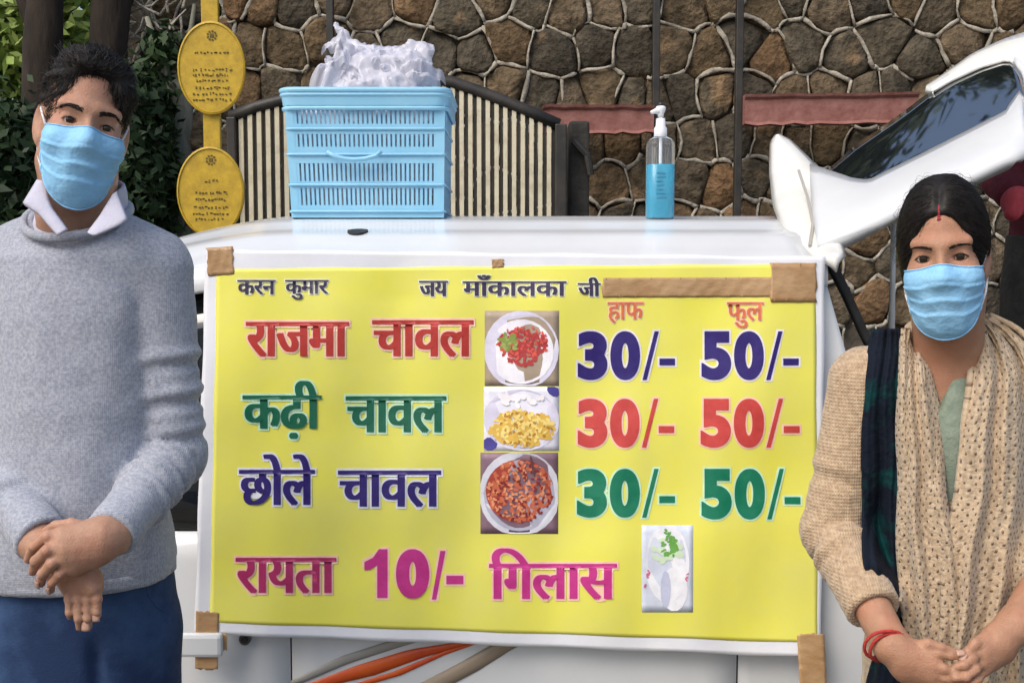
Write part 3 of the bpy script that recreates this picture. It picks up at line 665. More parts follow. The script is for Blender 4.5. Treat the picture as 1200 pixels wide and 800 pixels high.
patch('spoiler', [(955,306),(932,284),(914,266),(905,240),(901,200),(902,166),(908,158)], [(992,300),(985,276),(992,246),(972,214),(950,186),(926,163),(914,157)], M['cream_paint'], hatch, .045, .03, 26, 12, off=-.02)
MB().tube([P(936,200,2.49), P(946,230,2.42), P(953,262,2.33), P(949,288,2.25)], .0035, 6).build('spoiler_seam', M['decal_grey'], hatch)
patch('inner_trim', [(962,302),(985,345),(1003,385),(1015,410)], [(972,296),(992,338),(1010,378),(1021,407)], M['rubber'], car, .0, .02, 10, 4, Yf=lambda a, b: 2.30)
MB().tube([P(1047,262,2.5), P(1046,330,2.5), P(1044,420,2.5)], [.0065,.0065,.009], 8).build('hatch_strut', M['paint'], car, smooth=True)

# ------------------------------------------------------------------ menu banner taped to the car
def By(px, py):
    w = .005*sin(px*.021+1)*sin(py*.012) + .0028*sin(px*.05+py*.01) + .002*sin(py*.035+px*.008) + .0016*abs(sin(px*.031+.4*sin(py*.011)))**6 - .0014*abs(sin(py*.0135+px*.0021+.8))**14
    lo = ((px-600)/360)**2*.006
    return 2.165 - .068*(py-285)/480 + w*min(1, max(0, (py-290)/60)) - lo*.3
def Bp(px, py, off=0.0): return P(px, py, By(px, py)-off)
banner = empty('menu_banner', Bp(600, 530), 'yellow vinyl menu banner with a white border taped along the side of the white car', 'banner')
TLo, TRo, BRo, BLo = (241,292), (967,301), (962,770), (228,742)
def quadgrid(a, b, c, d, nu, nv, off, wob=0):
    G = np.zeros((nu, nv, 3))
    for i, u in enumerate(np.linspace(0,1,nu)):
        for j, v in enumerate(np.linspace(0,1,nv)):
            x = (a[0]*(1-u)+b[0]*u)*(1-v) + (d[0]*(1-u)+c[0]*u)*v; y = (a[1]*(1-u)+b[1]*u)*(1-v) + (d[1]*(1-u)+c[1]*u)*v
            if wob: y += wob*sin(x*.045)*(1 if j in (0, nv-1) else 0) ; x += wob*.7*sin(y*.05)*(1 if i in (0, nu-1) else 0)
            G[i,j] = Bp(x, y, off)
    return G
grid_obj('vinyl_sheet', quadgrid(TLo, TRo, BRo, BLo, 150, 100, 0, .8), M['pvc'], banner, .0005)
grid_obj('yellow_print', quadgrid((254,315),(956,309),(958,753),(246,729), 150, 100, .0008, .5), M['yellow'], banner, .0003)
inkm = {}
def ink(name, c):
    if name not in inkm: inkm[name] = mat('ink_'+name, c, tuple(min(1, x*1.25+.015) for x in c), rough=.45, scale=22)
    return inkm[name]
def text_mesh(s, offset=0.0):
    c = bpy.data.curves.new('t', 'FONT'); c.body = s; c.size = 1; c.offset = offset; c.resolution_u = 12
    o = bpy.data.objects.new('t', c); col.objects.link(o); bpy.context.view_layer.update()
    me = bpy.data.meshes.new_from_object(o.evaluated_get(bpy.context.evaluated_depsgraph_get()))
    bm = bmesh.new(); bm.from_mesh(me); lo_ = [min(v.co[i] for v in bm.verts) for i in (0,1)]; hi_ = [max(v.co[i] for v in bm.verts) for i in (0,1)]
    for ax in (0, 1):                                # cut into small faces so that the print follows the folds of the vinyl
        k = lo_[ax]+.17
        while k < hi_[ax]:
            bmesh.ops.bisect_plane(bm, geom=bm.verts[:]+bm.edges[:]+bm.faces[:], plane_co=(k if ax == 0 else 0, k if ax == 1 else 0, 0), plane_no=(1,0,0) if ax == 0 else (0,1,0)); k += .17
    bmesh.ops.triangulate(bm, faces=bm.faces[:])
    bm.verts.ensure_lookup_table(); comp = [-1]*len(bm.verts); nc = 0
    for v in bm.verts:                               # glyphs overlap along the head line: each gets its own thin layer
        if comp[v.index] >= 0: continue
        st_ = [v]; comp[v.index] = nc
        while st_:
            a = st_.pop()
            for e in a.link_edges:
                b = e.other_vert(a)
                if comp[b.index] < 0: comp[b.index] = nc; st_.append(b)
        nc += 1
    V = np.array([(*v.co[:2], (comp[v.index] % 4)*.00009) for v in bm.verts]); F = np.array([[v.index for v in f.verts] for f in bm.faces]); bm.free()
    bpy.data.objects.remove(o); bpy.data.meshes.remove(me); bpy.data.curves.remove(c); return V, F
def write(name, s, box, m, halo=None, off=0.0, smear=0.0, hz=2.0, ref=None):
    """print a word into box=(x0,y0,x1,y1) of the banner; smear thickens its upright strokes, halo prints a paler outline under it"""
    V, F = text_mesh(s, off); V0 = V; lo, hi = V0.min(0), V0.max(0); x0, y0, x1, y1 = box; kx = (x1-x0-smear)/(hi[0]-lo[0]); ky = (y1-y0)/(hi[1]-lo[1])
    def put(nm_, V, F, shifts, m_, layer):
        vs = []; fs = []; n0 = 0
        for q, (sx, sy) in enumerate(shifts):
            vs += [tuple(Bp(x0+(a-lo[0])*kx+sx, y1-(b-lo[1])*ky+sy, layer+q*.0004+c)) for a, b, c in V]; fs.append(F+n0); n0 += len(V)
        return tag(link(nm_, mesh_np(nm_, vs, np.concatenate(fs), False), m_, banner), kind='stuff')
    ns = 1 if smear == 0 else (2 if smear < 2.5 else 3)
    sh = [(smear*k/max(1, ns-1), 0) for k in range(ns)]
    if halo:
        Vh, Fh = text_mesh(s, off+hz/((kx+ky)/2)); put('lettering_outline', Vh, Fh, sh, halo, .0013)
    put('lettering', V, F, sh, m, .0026)
WH = ink('pale_halo', (.72,.74,.60)); WP = ink('pink_halo', (.85,.52,.42)); WG = ink('green_halo', (.50,.75,.55)); WB = ink('blue_halo', (.66,.68,.76))
RED = ink('red', (.38,.022,.016)); GRN = ink('green', (.0,.105,.055)); NVY = ink('navy', (.018,.006,.13)); MAG = ink('magenta', (.46,.02,.20)); RDP = ink('price_red', (.50,.05,.045)); BLK = ink('black', (.03,.02,.06)); PLM = ink('plum', (.34,.015,.10)); GRP = ink('price_green', (.0,.16,.085)); ORG = ink('brick_red', (.55,.13,.05))
write('a', 'करन', (278,328,323,345), BLK, WH, smear=1.6, hz=1.2); write('b', 'कुमार', (334,328,385,351), BLK, WH, smear=1.6, hz=1.2)
write('c', 'जय', (491,329,525,347), BLK, WH, smear=2, hz=1.2); write('d', 'माँकालका', (542,322,664,347), BLK, WH, smear=2, hz=1.2); write('e', 'जी', (677,325,704,347), BLK, WH, smear=2, hz=1.2)
write('f', 'राजमा', (288,377,409,418), RED, WP, smear=4.2, hz=2.2); write('g', 'चावल', (436,375,555,418), RED, WP, smear=4.2, hz=2.2)
write('h', 'कढ़ी', (284,446,377,514), GRN, WG, smear=4.2, hz=2.2); write('i', 'चावल', (405,464,523,507), GRN, WG, smear=4.2, hz=2.2)
write('j', 'छोले', (280,532,369,592), NVY, WB, smear=4.2, hz=2.2); write('k', 'चावल', (396,551,517,594), NVY, WB, smear=4.2, hz=2.2)
write('l', 'रायता', (276,653,394,695), PLM, WP, smear=4.0, hz=2.2); write('m', 'िगलास', (573,642,723,702), MAG, WP, smear=4.4, hz=2.2)
write('n', 'हाफ', (712,354,754,378), ORG, WP, smear=1.2, hz=1.0); write('o', 'फुल', (852,354,895,384), ORG, WP, smear=1.2, hz=1.0)
def price(x, y, w, h, t, m, halo):                   # heavy grotesque numerals, a thin stroke and a short dash
    write('p', t[0], (x, y, x+w*.305, y+h), m, halo, off=.048, hz=2.2, smear=1.2); write('p', t[1], (x+w*.335, y, x+w*.64, y+h), m, halo, off=.048, hz=2.2, smear=1.2)
    sx = x+w*.665
    def poly(pts, m_, layer):
        me = mesh_np('lettering', [tuple(Bp(a, b, layer)) for a, b in pts], [tuple(range(len(pts)-1,-1,-1))], False); link('lettering', me, m_, banner)
    for g, m_, la in ((2.2, halo, .0014), (0, m, .0024)):
        poly([(sx-g, y+h+g), (sx+5+g, y+h+g), (sx+w*.125+5+g, y-g), (sx+w*.125-g, y-g)], m_, la)
        poly([(x+w*.84-g, y+h*.56-g), (x+w*.84-g, y+h*.70+g), (x+w+g, y+h*.70+g), (x+w+g, y+h*.56-g)], m_, la)
HD = ink('price_halo', (.70,.68,.72))
price(677,388,114,57,'30',NVY,HD); price(822,388,114,57,'50',NVY,HD)
price(677,467,113,57,'30',RDP,WP); price(821,467,116,57,'50',RDP,WP)
price(676,549,115,57,'30',GRP,WG); price(822,549,116,59,'50',GRP,WG)
# "10/-": the figure one drawn as a heavy flagged stroke
def flat(nm_, pts, m_, layer=.0024, par=None):
    me = mesh_np(nm_, [tuple(Bp(a, b, layer)) for a, b in pts], [tuple(range(len(pts)-1,-1,-1))], False); return link(nm_, me, m_, par or banner)
one = [(427,658),(437,653),(444,643),(454,643),(454,700),(442,700),(442,662),(434,667),(427,668)]
ci = (442,672); flat('lettering_outline', [(a+2.6*(1 if a > ci[0] else -1), b+2.6*(1 if b > ci[1] else -1)) for a, b in one], WP, .0014); flat('lettering', one, MAG)
write('q', '0', (464,643,503,701), MAG, WP, off=.055, hz=2.2, smear=1.2)
for g, m_, la in ((2.4, WP, .0014), (0, MAG, .0024)):
    flat('lettering', [(506-g,702+g),(511+g,702+g),(522+g,645-g),(516-g,645-g)], m_, la); flat('lettering', [(523-g,674-g),(523-g,684+g),(543+g,684+g),(543+g,674-g)], m_, la)
# food pictures: printed discs, grains and beans
def picture(name, box, bgc, ops, seed):
    r = random.Random(seed); x0, y0, x1, y1 = box
    g = grid_obj(name, quadgrid((x0,y0),(x1,y0),(x1,y1),(x0,y1), 12, 12, .0015), ink('pic_'+name+str(seed), bgc), banner, .0003); lay_ = .0021; 
    o = Vector(g.location); 
    for c, shapes in ops(r):
        vs = []; fs = []; k = 0
        for (cx, cy, a, b, rot_, n) in shapes:
            pts = [(min(x1, max(x0, cx+a*cos(t)*cos(rot_)-b*sin(t)*sin(rot_))), min(y1, max(y0, cy+a*cos(t)*sin(rot_)+b*sin(t)*cos(rot_)))) for t in np.linspace(0, -2*pi, n, endpoint=False)]
            lay_ += .000004; fs.append(tuple(range(k, k+n))); k += n; vs += [tuple(Bp(p[0], p[1], lay_)) for p in pts]
        me = bpy.data.meshes.new('print'); me.from_pydata(vs, [], fs); me.update()
        ob = tag(link('print', me, ink('c%d_%d_%d' % tuple(int(q*99) for q in c), c), banner), kind='stuff'); lay_ += .00005
def dots(r, n, cx, cy, rx, ry, s, nn=7):
    out = []
    for _ in range(n):
        a = r.uniform(0, 6.28); q = sqrt(r.random()); out.append((cx+cos(a)*q*rx, cy+sin(a)*q*ry, s*r.uniform(.7,1.4), s*r.uniform(.4,.8), r.uniform(0,3), nn))
    return out
picture('food_picture', (568,364,655,452), (.34,.27,.20), lambda r: [((.62,.60,.74),[(611,410,44,46,0,26)]), ((.76,.75,.86),[(611,412,38,38,0,26)]), ((.38,.03,.03),dots(r,110,612,402,30,16,3.4)+dots(r,40,610,415,20,14,3.4)), ((.60,.08,.06),dots(r,60,612,402,31,20,2.2)), ((.20,.26,.05),dots(r,26,597,400,12,9,3.4)), ((.30,.36,.10),dots(r,14,598,402,11,8,2.2))], 1)
picture('food_picture', (567,453,655,528), (.70,.70,.82), lambda r: [((.05,.04,.25),[(649,458,9,6,.6,10),(574,520,9,8,0,10)]), ((.60,.58,.72),[(611,492,45,36,.1,26)]), ((.66,.42,.07),dots(r,150,612,502,37,20,4.5)), ((.80,.62,.20),dots(r,90,612,500,37,20,3)), ((.42,.20,.02),dots(r,40,612,502,35,20,2)), ((.78,.76,.80),dots(r,16,607,468,30,8,5))], 2)
picture('food_picture', (563,530,654,625), (.20,.12,.16), lambda r: [((.62,.62,.70),[(609,578,48,50,0,28)]), ((.40,.40,.50),[(609,580,42,42,0,28)]), ((.36,.05,.03),[(609,575,40,37,0,24)]), ((.55,.13,.06),dots(r,170,609,576,38,36,3.2)), ((.70,.28,.14),dots(r,110,607,574,37,34,2.2)), ((.22,.02,.02),dots(r,70,611,578,37,34,2.2)), ((.14,.05,.06),[(624,546,1.5,14,-.2,6)])], 3)
picture('food_picture', (752,615,812,717), (.55,.60,.72), lambda r: [((.72,.74,.82),[(782,660,26,46,0,20),(790,690,16,26,0,14)]), ((.55,.68,.50),dots(r,30,782,645,18,14,4)), ((.12,.34,.06),dots(r,26,785,640,9,13,3.2)+dots(r,12,782,628,4,9,2.2)), ((.55,.14,.25),dots(r,6,757,675,4,12,2.2)+dots(r,3,806,676,3,5,2)), ((.45,.48,.64),[(780,690,6,22,0,12)])], 4)
# brown tape
def tape(pts, name='tape', lab=None):
    n = len(pts); r = .0048; vs = [tuple(Bp(a, b, r)) for a, b in pts] + [tuple(Bp(a, b, r-.0012)) for a, b in pts]
    # cut finely so that it follows the sheet
    fs = [tuple(range(n-1,-1,-1))]+[tuple(range(n,2*n))]+[(i,(i+1)%n,n+(i+1)%n,n+i) for i in range(n)]
    me = bpy.data.meshes.new('tape'); me.from_pydata(vs, [], fs); me.update(); return link('tape', me, M['tape'], banner)
def tape_strip(a, b, w, n=24, lift=.0016):
    n = n*2; G = np.zeros((n, 9, 3)); a = np.array(a, float); b = np.array(b, float); d = b-a; d /= np.hypot(*d); q = np.array((-d[1], d[0]))
    for i, t in enumerate(np.linspace(0,1,n)):
        for j, s in enumerate(np.linspace(-1,1,9)):
            p = a+(b-a)*t+q*w/2*s*(1+.006*sin(i*.7)); e = rnd.uniform(-1.5,1.5) if i in (0,n-1) else 0
            G[i,j] = Bp(p[0]+d[0]*e, p[1]+d[1]*e, lift+.0003*sin(i*1.1+j*.9)+rnd.uniform(0,.00015))
    return grid_obj('tape', G, M['tape'], banner, .0001)
tape_strip((706,337),(952,336),23, 40, .0020); tape_strip((903,331),(957,331),46, 10, .0027)
tape_strip((243,307),(273,305),33, 8); tape_strip((576,309),(590,308),10, 6)
tape_strip((243,716),(242,784),27, 14); tape_strip((950,742),(953,802),32, 14)
tape_strip((262,742),(262,762),9, 5)

# ------------------------------------------------------------------ blue basket on the roof
KB = 2.55; bk = empty('plastic_basket', P(428,258,KB), 'sky blue plastic basket with slotted sides standing on the car roof, full of white bags', 'basket')
zb = roof_z(-.3, KB)+.004; zt = P(428,107,KB).z; xb0, xb1 = P(342,258,KB).x, P(520,258,KB).x; xt0, xt1 = P(334,107,KB).x, P(522,107,KB).x; dep = .26
def bpnt(u, v, w):                                   # u across, v up, w front to back
    e = .012*(1-v); return (xb0+(xt0-xb0)*v + u*((xb1+(xt1-xb1)*v)-(xb0+(xt0-xb0)*v)), KB-.012*v + w*(dep+.024*v), zb+v*(zt-zb))
def bar3(mb, side, u0, u1, v0, v1, th=.004, out=0.0):
    def q(u, v, o):
        if side == 0: x, y, z = bpnt(u, v, 0); return (x, y-o, z)
        if side == 1: x, y, z = bpnt(u, v, 1); return (x, y+o, z)
        if side == 2: x, y, z = bpnt(0, v, u); return (x-o, y, z)
        x, y, z = bpnt(1, v, u); return (x+o, y, z)
    mb.add([q(u0,v0,out),q(u1,v0,out),q(u1,v1,out),q(u0,v1,out),q(u0,v0,out-th),q(u1,v0,out-th),q(u1,v1,out-th),q(u0,v1,out-th)], [(0,1,2,3),(7,6,5,4),(0,4,5,1),(1,5,6,2),(2,6,7,3),(3,7,4,0)])
rows = [(0,.10),(.235,.29),(.43,.56),(.66,.74),(.87,1.0)]
for side in range(4):
    mb = MB(); nsl = 34 if side < 2 else 22
    for (v0, v1) in rows: bar3(mb, side, 0, 1, v0, v1, .0035, 0)
    for k in range(len(rows)-1):
        for i in range(nsl+1):
            u = i/nsl; w = .30/nsl
            bar3(mb, side, max(0,u-w), min(1,u+w), rows[k][1]-.002, rows[k+1][0]+.002, .0030, -.0004)
    for u0, u1 in ((0,.05),(.95,1)): bar3(mb, side, u0, u1, 0, 1, .0038, .0003)
    mb.build('side_wall', M['basket'], bk)
mb = MB()
loop = [bpnt(u, 1, w) for u, w in ((0,0),(1,0),(1,1),(0,1))]
def rr_loop(v, out, r=.03, n=6):
    x0, y0, z0 = bpnt(0, v, 0); x1, y1, _ = bpnt(1, v, 1); x0 -= out; y0 -= out; x1 += out; y1 += out; pts = []
    for cx, cy, a0 in ((x1-r,y0+r,-pi/2),(x1-r,y1-r,0),(x0+r,y1-r,pi/2),(x0+r,y0+r,pi)):
        for k in range(n+1): an = a0+pi/2*k/n; pts.append((cx+r*cos(an), cy+r*sin(an), z0))
    return pts
for v, o, r_ in ((1.0,.009,.0065),(.965,.010,.004),(.86,.007,.005)): mb.tube(rr_loop(v, o), r_, 8, closed=True)
L1 = rr_loop(1.0,.012); L2 = rr_loop(.88,.008); n = len(L1); mb.add(L1+L2, [(i,(i+1)%n,n+(i+1)%n,n+i) for i in range(n)])
mb.build('rim', M['basket'], bk, smooth=True)
mb = MB(); 
for v, o in ((.50,.003),(.26,.003),(.05,.003),(.70,.002)): mb.tube(rr_loop(v, o, .012), .0032, 6, closed=True)
mb.build('rib_band', M['basket'], bk, smooth=True)
hp = [P(x, y, KB-.028) for x, y in ((383,178),(392,183),(403,186),(415,187),(428,186),(440,183),(447,177))]
MB().tube(hp, .0062, 8, flat=.8).build('handle', M['basket'], bk, smooth=True)
MB().box(xb0+.004, xb1-.004, KB+.003, KB+dep-.003, zb, zb+.006).build('base', M['basket'], bk)
# heap of crumpled bags
g = SDF(axis([(-9,9)],P(350,0,2.7).x,P(545,0,2.7).x,.004,.004), axis([(-9,9)],2.50,2.90,.0045,.0045), axis([(-9,9)],1.50,2.0,.0036,.0036))
def gp(px, py, Y=2.66): return tuple(P(px, py, Y))
g.ell(gp(447,112),(.135,.11,.07),.02); g.ell(gp(438,82),(.085,.085,.055),.03); g.ell(gp(478,85),(.065,.08,.06),.03); g.ell(gp(410,95),(.06,.06,.04),.02); g.ell(gp(385,112),(.055,.05,.02),.02)
g.cone(gp(425,75),gp(393,32),.040,.010,.02,flat=((0,1,0),1.6)); g.cone(gp(395,34),gp(405,45),.01,.014,.01); g.cone(gp(388,95),gp(383,72),.022,.008,.01); g.cone(gp(495,62),gp(482,52),.03,.012,.02)
g.ell((gp(428,140,2.68)),(.165,.105,.06),.02); g.loft([(1.515,gp(428,190)[0],2.685,.155,.115),(1.70,gp(428,190)[0],2.685,.17,.118),(1.76,gp(428,190)[0],2.685,.15,.10)],.03,3)
def tri(t): return np.abs(np.mod(t/pi, 2)-1)
def crump(X, Y, Z):
    a = nz3(X,Y,Z,45,0); b = nz3(X,Y,Z,85,5); return .018*(np.abs(a)-.35) + .012*(np.abs(b)-.35) + .006*np.abs(nz3(X,Y,Z,170,9))+.006
g.disp(crump, (-1,2,1), (1,3,2.2))
Vb, Fb = g.mesh(); vs = [Vb]; fs = [Fb]; n0 = len(Vb)
film = random.Random(21)                             # loose crinkled films lying over the heap
for k, (px, py, sz, up) in enumerate(((405,66,.13,.9),(432,62,.15,.8),(462,72,.16,.7),(484,82,.13,.5),(392,92,.13,.5),(425,92,.17,.2),(458,98,.15,.1),(488,100,.10,.2),(400,48,.07,1.2),(482,66,.10,.9),(445,82,.15,.4))):
    c = np.array(P(px, py, 2.66-.055-.03*film.random())); nrm = np.array((film.uniform(-.5,.5), -1, up)); nrm /= np.linalg.norm(nrm)
    a_ = np.cross(nrm, (film.uniform(-.3,.3), 0, 1)); a_ /= np.linalg.norm(a_); b_ = np.cross(nrm, a_); m_ = 30
    U, W = np.meshgrid(np.linspace(-1,1,m_), np.linspace(-1,1,m_), indexing='ij'); th = np.arctan2(W, U); rr = np.maximum(np.abs(U), np.abs(W))
    R_ = rr*(1+.22*np.sin(th*3+k)+.15*np.sin(th*7+k*2))*sz/2; X_ = R_*np.cos(th); Y_ = R_*np.sin(th); h = -1.9*(X_**2+Y_**2)/sz*.9
    for q in range(6): t0 = film.uniform(0, 6.28); f_ = film.uniform(60, 240); h = h + (1.5/f_)*(tri((X_*cos(t0)+Y_*sin(t0))*f_+3*np.sin((X_*sin(t0)-Y_*cos(t0))*f_*.25)+q)-.5)
    h = h + .012*rr**4*np.sin(th*9+k)
    pts = c + X_[...,None]*a_ + Y_[...,None]*b_ + h[...,None]*nrm; ii = np.arange(m_*m_).reshape(m_, m_); vs.append(pts.reshape(-1,3))
    fs.append(np.stack([ii[:-1,:-1], ii[1:,:-1], ii[1:,1:], ii[:-1,1:]], -1).reshape(-1,4)+n0); n0 += m_*m_
bme = mesh_np('plastic_bags', np.concatenate(vs), np.concatenate(fs)); bme.polygons.foreach_set('use_smooth', np.arange(len(bme.polygons)) < len(Fb))
bags = link('plastic_bags', bme, M['bag']); tag(bags, 'heap of crumpled white plastic bags spilling over the top of the blue basket', 'plastic bags')

# ------------------------------------------------------------------ sanitizer pump bottle
SB = 2.5; zc = roof_z(P(773,262,SB).x, SB)+.001; xc = P(773,262,SB).x; kb = SB/1300
st = empty('pump_bottle', (xc, SB, zc), 'clear pump bottle of blue hand sanitizer standing on the car roof', 'bottle')
def rsq(name, prof, m, sq=3.2, dy=1.0, parent=st, n=32):
    V = []; F = []
    for (r, z_) in prof:
        for i in range(n):
            t = 2*pi*i/n; c_, s_ = cos(t), sin(t); q = (abs(c_)**sq+abs(s_)**sq)**(-1/sq); V.append((xc+r*q*c_, SB+r*q*s_*dy, zc+z_))
    for k in range(len(prof)-1): F += [(k*n+i, k*n+(i+1)%n, (k+1)*n+(i+1)%n, (k+1)*n+i) for i in range(n)]
    F.append(tuple(range(n-1,-1,-1))); F.append(tuple((len(prof)-1)*n+i for i in range(n)))
    me = bpy.data.meshes.new(name); me.from_pydata(V, [], F); me.update(); me.polygons.foreach_set('use_smooth', [len(p.vertices) == 4 for p in me.polygons]); return link(name, me, m, parent)
R = 16.2*kb
rsq('liquid', [(R-.0035,.001),(R-.0016,.006),(R-.0016,.119),(R-.002,.1195)], M['liquid'])
rsq('bottle_shell', [(R-.002,0),(R,.004),(R,.160),(R-.001,.168),(R-.007,.176),(.013,.182),(.013,.186)], M['clear'])
rsq('collar', [(.0135,.180),(.0145,.182),(.0145,.200),(.011,.205),(.010,.222)], M['pump'], 2)
rsq('stem', [(.0035,.02),(.0035,.245)], M['pump'], 2)
MB().tube([(xc+.004,SB,zc+.236),(xc-.012,SB-.004,zc+.238),(xc-.022,SB-.01,zc+.234)], [.008,.006,.004], 10).build('nozzle', M['pump'], st, smooth=True)
rsq('pump_head', [(.006,.225),(.007,.232),(.0105,.240),(.0115,.246),(.009,.249)], M['pump'], 2)
rsq('pump_top', [(.006,.249),(.0065,.253),(.004,.258)], M['pump_black'], 2)
for z0, w, h_ in ((.045,.016,.05),):
    mb = MB(); 
    for k in range(7): mb.box(xc-w*.8+rnd.uniform(0,.004), xc+w*.7-rnd.uniform(0,.01), SB-R-.0012, SB-R-.0004, zc+z0+k*.009, zc+z0+k*.009+.0022)
    mb.build('label_print', ink('label_blue', (.02,.22,.36)), st)

# ------------------------------------------------------------------ people
def head(g, F, fem=False):
    f = .93 if fem else 1.0
    g.ell((0,.015,.035),(.069*f,.088,.083),.01,F); g.ell((0,-.020,-.030),(.0575*f,.064,.083),.02,F)
    g.ell((0,-.045,-.092),(.028*f,.028,.024),.03,F)
    for s in (-1,1):
        g.ell((s*.040*f,-.052,-.030),(.022,.024,.022),.02,F)                    # cheek
        g.cone((s*.012,-.0735,.0195),(s*.045*f,-.062,.022),.0085,.007,.014,F)   # brow ridge
        g.cone((s*.045*f,.0,-.062),(s*.018,-.04,-.10),.016,.014,.03,F)          # jaw
    g.cone((0,-.070,.012),(0,-.098,-.028),.0075,.0115,.012,F)                   # nose
    for s in (-1,1): g.ell((s*.011,-.090,-.034),(.0085,.010,.007),.006,F)
    g.cone((-.018,-.083,-.062),(.018,-.083,-.062),.006,.006,.012,F)             # mouth
    for s in (-1,1):
        ex = s*.0305*(.97 if fem else 1)
        g.ell((ex,-.090,.0),(.0185,.0150,.0125),.012,F,mode='sub')              # socket
        g.ell((ex,-.0575,.0),(.0150,.0150,.0150),.005,F)                        # lids over the eyeball
        g.ell((ex,-.0730,-.0008),(.0128,.0095,.0042 if not fem else .0048),.0014,F,mode='sub')
        Rr = rot(yaw=s*.35)
        g.ell((s*.071*f,.008,-.006),(.0075,.019,.031),.005,F,R=rot(yaw=-s*.45))  # ear
        g.ell((s*.068*f,.0,-.030),(.006,.009,.010),.006,F)
        g.ell((s*.078*f,.002,.0),(.0060,.009,.017),.003,F,R=rot(yaw=-s*.45),mode='sub')
    g.cone((0,.022,-.05),(0,.030,-.13),.050*f,.050*f,.03,F)
def front(g, F, x, z, y0=-.16, y1=.02, n=140):
    """local y of the head's surface facing forward at (x, z)"""
    x = np.atleast_1d(x); z = np.atleast_1d(z); ys_ = np.linspace(y0, y1, n)
    Pt = np.stack([np.repeat(x,n), np.tile(ys_,len(x)), np.repeat(z,n)], -1)*F.s @ F.R.T + F.o
    d = g.sample(Pt).reshape(len(x), n); i = np.argmax(d < 0, axis=1); return np.where((d < 0).any(1), ys_[i], y1)
def eyes(g, F, body, fem, px_scale=1):
    for s in (-1,1):
        ex = s*.0305*(.97 if fem else 1); c = np.array((ex,-.0580,.0)); r = .0124
        bm = bmesh.new(); bmesh.ops.create_uvsphere(bm, u_segments=24, v_segments=16, radius=r*F.m)
        me = bpy.data.meshes.new('eyeball'); bm.to_mesh(me); bm.free(); me.polygons.foreach_set('use_smooth', [True]*len(me.polygons))
        for v in me.vertices: v.co = Vector(F.w(c)) + Vector(F.R @ (np.array(v.co)/F.m*F.s))
        link('eyeball', me, M['eye_white'], body)
        look = np.array((s*-.02+.03, -1, -.02)); look = look/np.linalg.norm(look)
        mb = MB(); p = c+look*(r*.86); q = c+look*(r*1.035)
        mb.tube([F.w(p), F.w(c+look*(r*.99)), F.w(q)], [.0066*F.m,.0056*F.m,.003*F.m], 20); mb.build('iris', M['iris'], body, smooth=True)
        # lash lines
        pts = []; rr = []
        for t in np.linspace(-1,1,13):
            x = ex+t*.0135; z = (.0046 if fem else .0040)*(1-t*t)+.0004-.0008*abs(t); pts.append(F.w((x, -.0580-sqrt(max(.0001, .0152**2-(x-ex)**2*.9-z*z)), z))); rr.append((.0013 if fem else .0009)*F.m*(1-.5*abs(t)))
        MB().tube(pts, rr, 6).build('eyelashes', M['lash'], body, smooth=True)
        if fem:
            pts = []
            for t in np.linspace(-1,1,11):
                x = ex+t*.013; z = -.0050*(1-t*t); pts.append(F.w((x, -.0580-sqrt(.0151**2-(x-ex)**2*.9-z*z), z)))
            MB().tube(pts, .0006*F.m, 5).build('eyelashes', M['lash'], body, smooth=True)
def brows(g, F, body, fem, tilt=0.0):
    for s in (-1,1):
        vs = []; r = random.Random(5+s); mb = MB(); nb = 190 if not fem else 120
        for k in range(nb):
            t = r.random(); x = s*(.0125+.036*t); arch = (.0165+.0050*sin(pi*min(1,t*1.1)*.6)-(.006*max(0,t-.6)/.4)) if not fem else (.0140+.0045*sin(pi*t*.85))
            w = (.0036 if not fem else .0020)*(1-.55*t); z = arch + r.uniform(-w, w); dz = r.uniform(.0,.0025)*(1-t)+(-.0015*t)
            x2 = x+s*r.uniform(.004,.0075); xs = np.array([x,(x+x2)/2,x2]); zs_ = np.array([z,z+dz*.6,z+dz]); y = front(g, F, xs, zs_)
            mb.tube([F.w((xs[i], y[i]-.0006-.0007*(i==1), zs_[i])) for i in range(3)], [.00034*F.m,.00034*F.m,.00015*F.m], 3)
        tag(mb.build('eyebrow', M['lash'], body, smooth=True), kind='stuff')
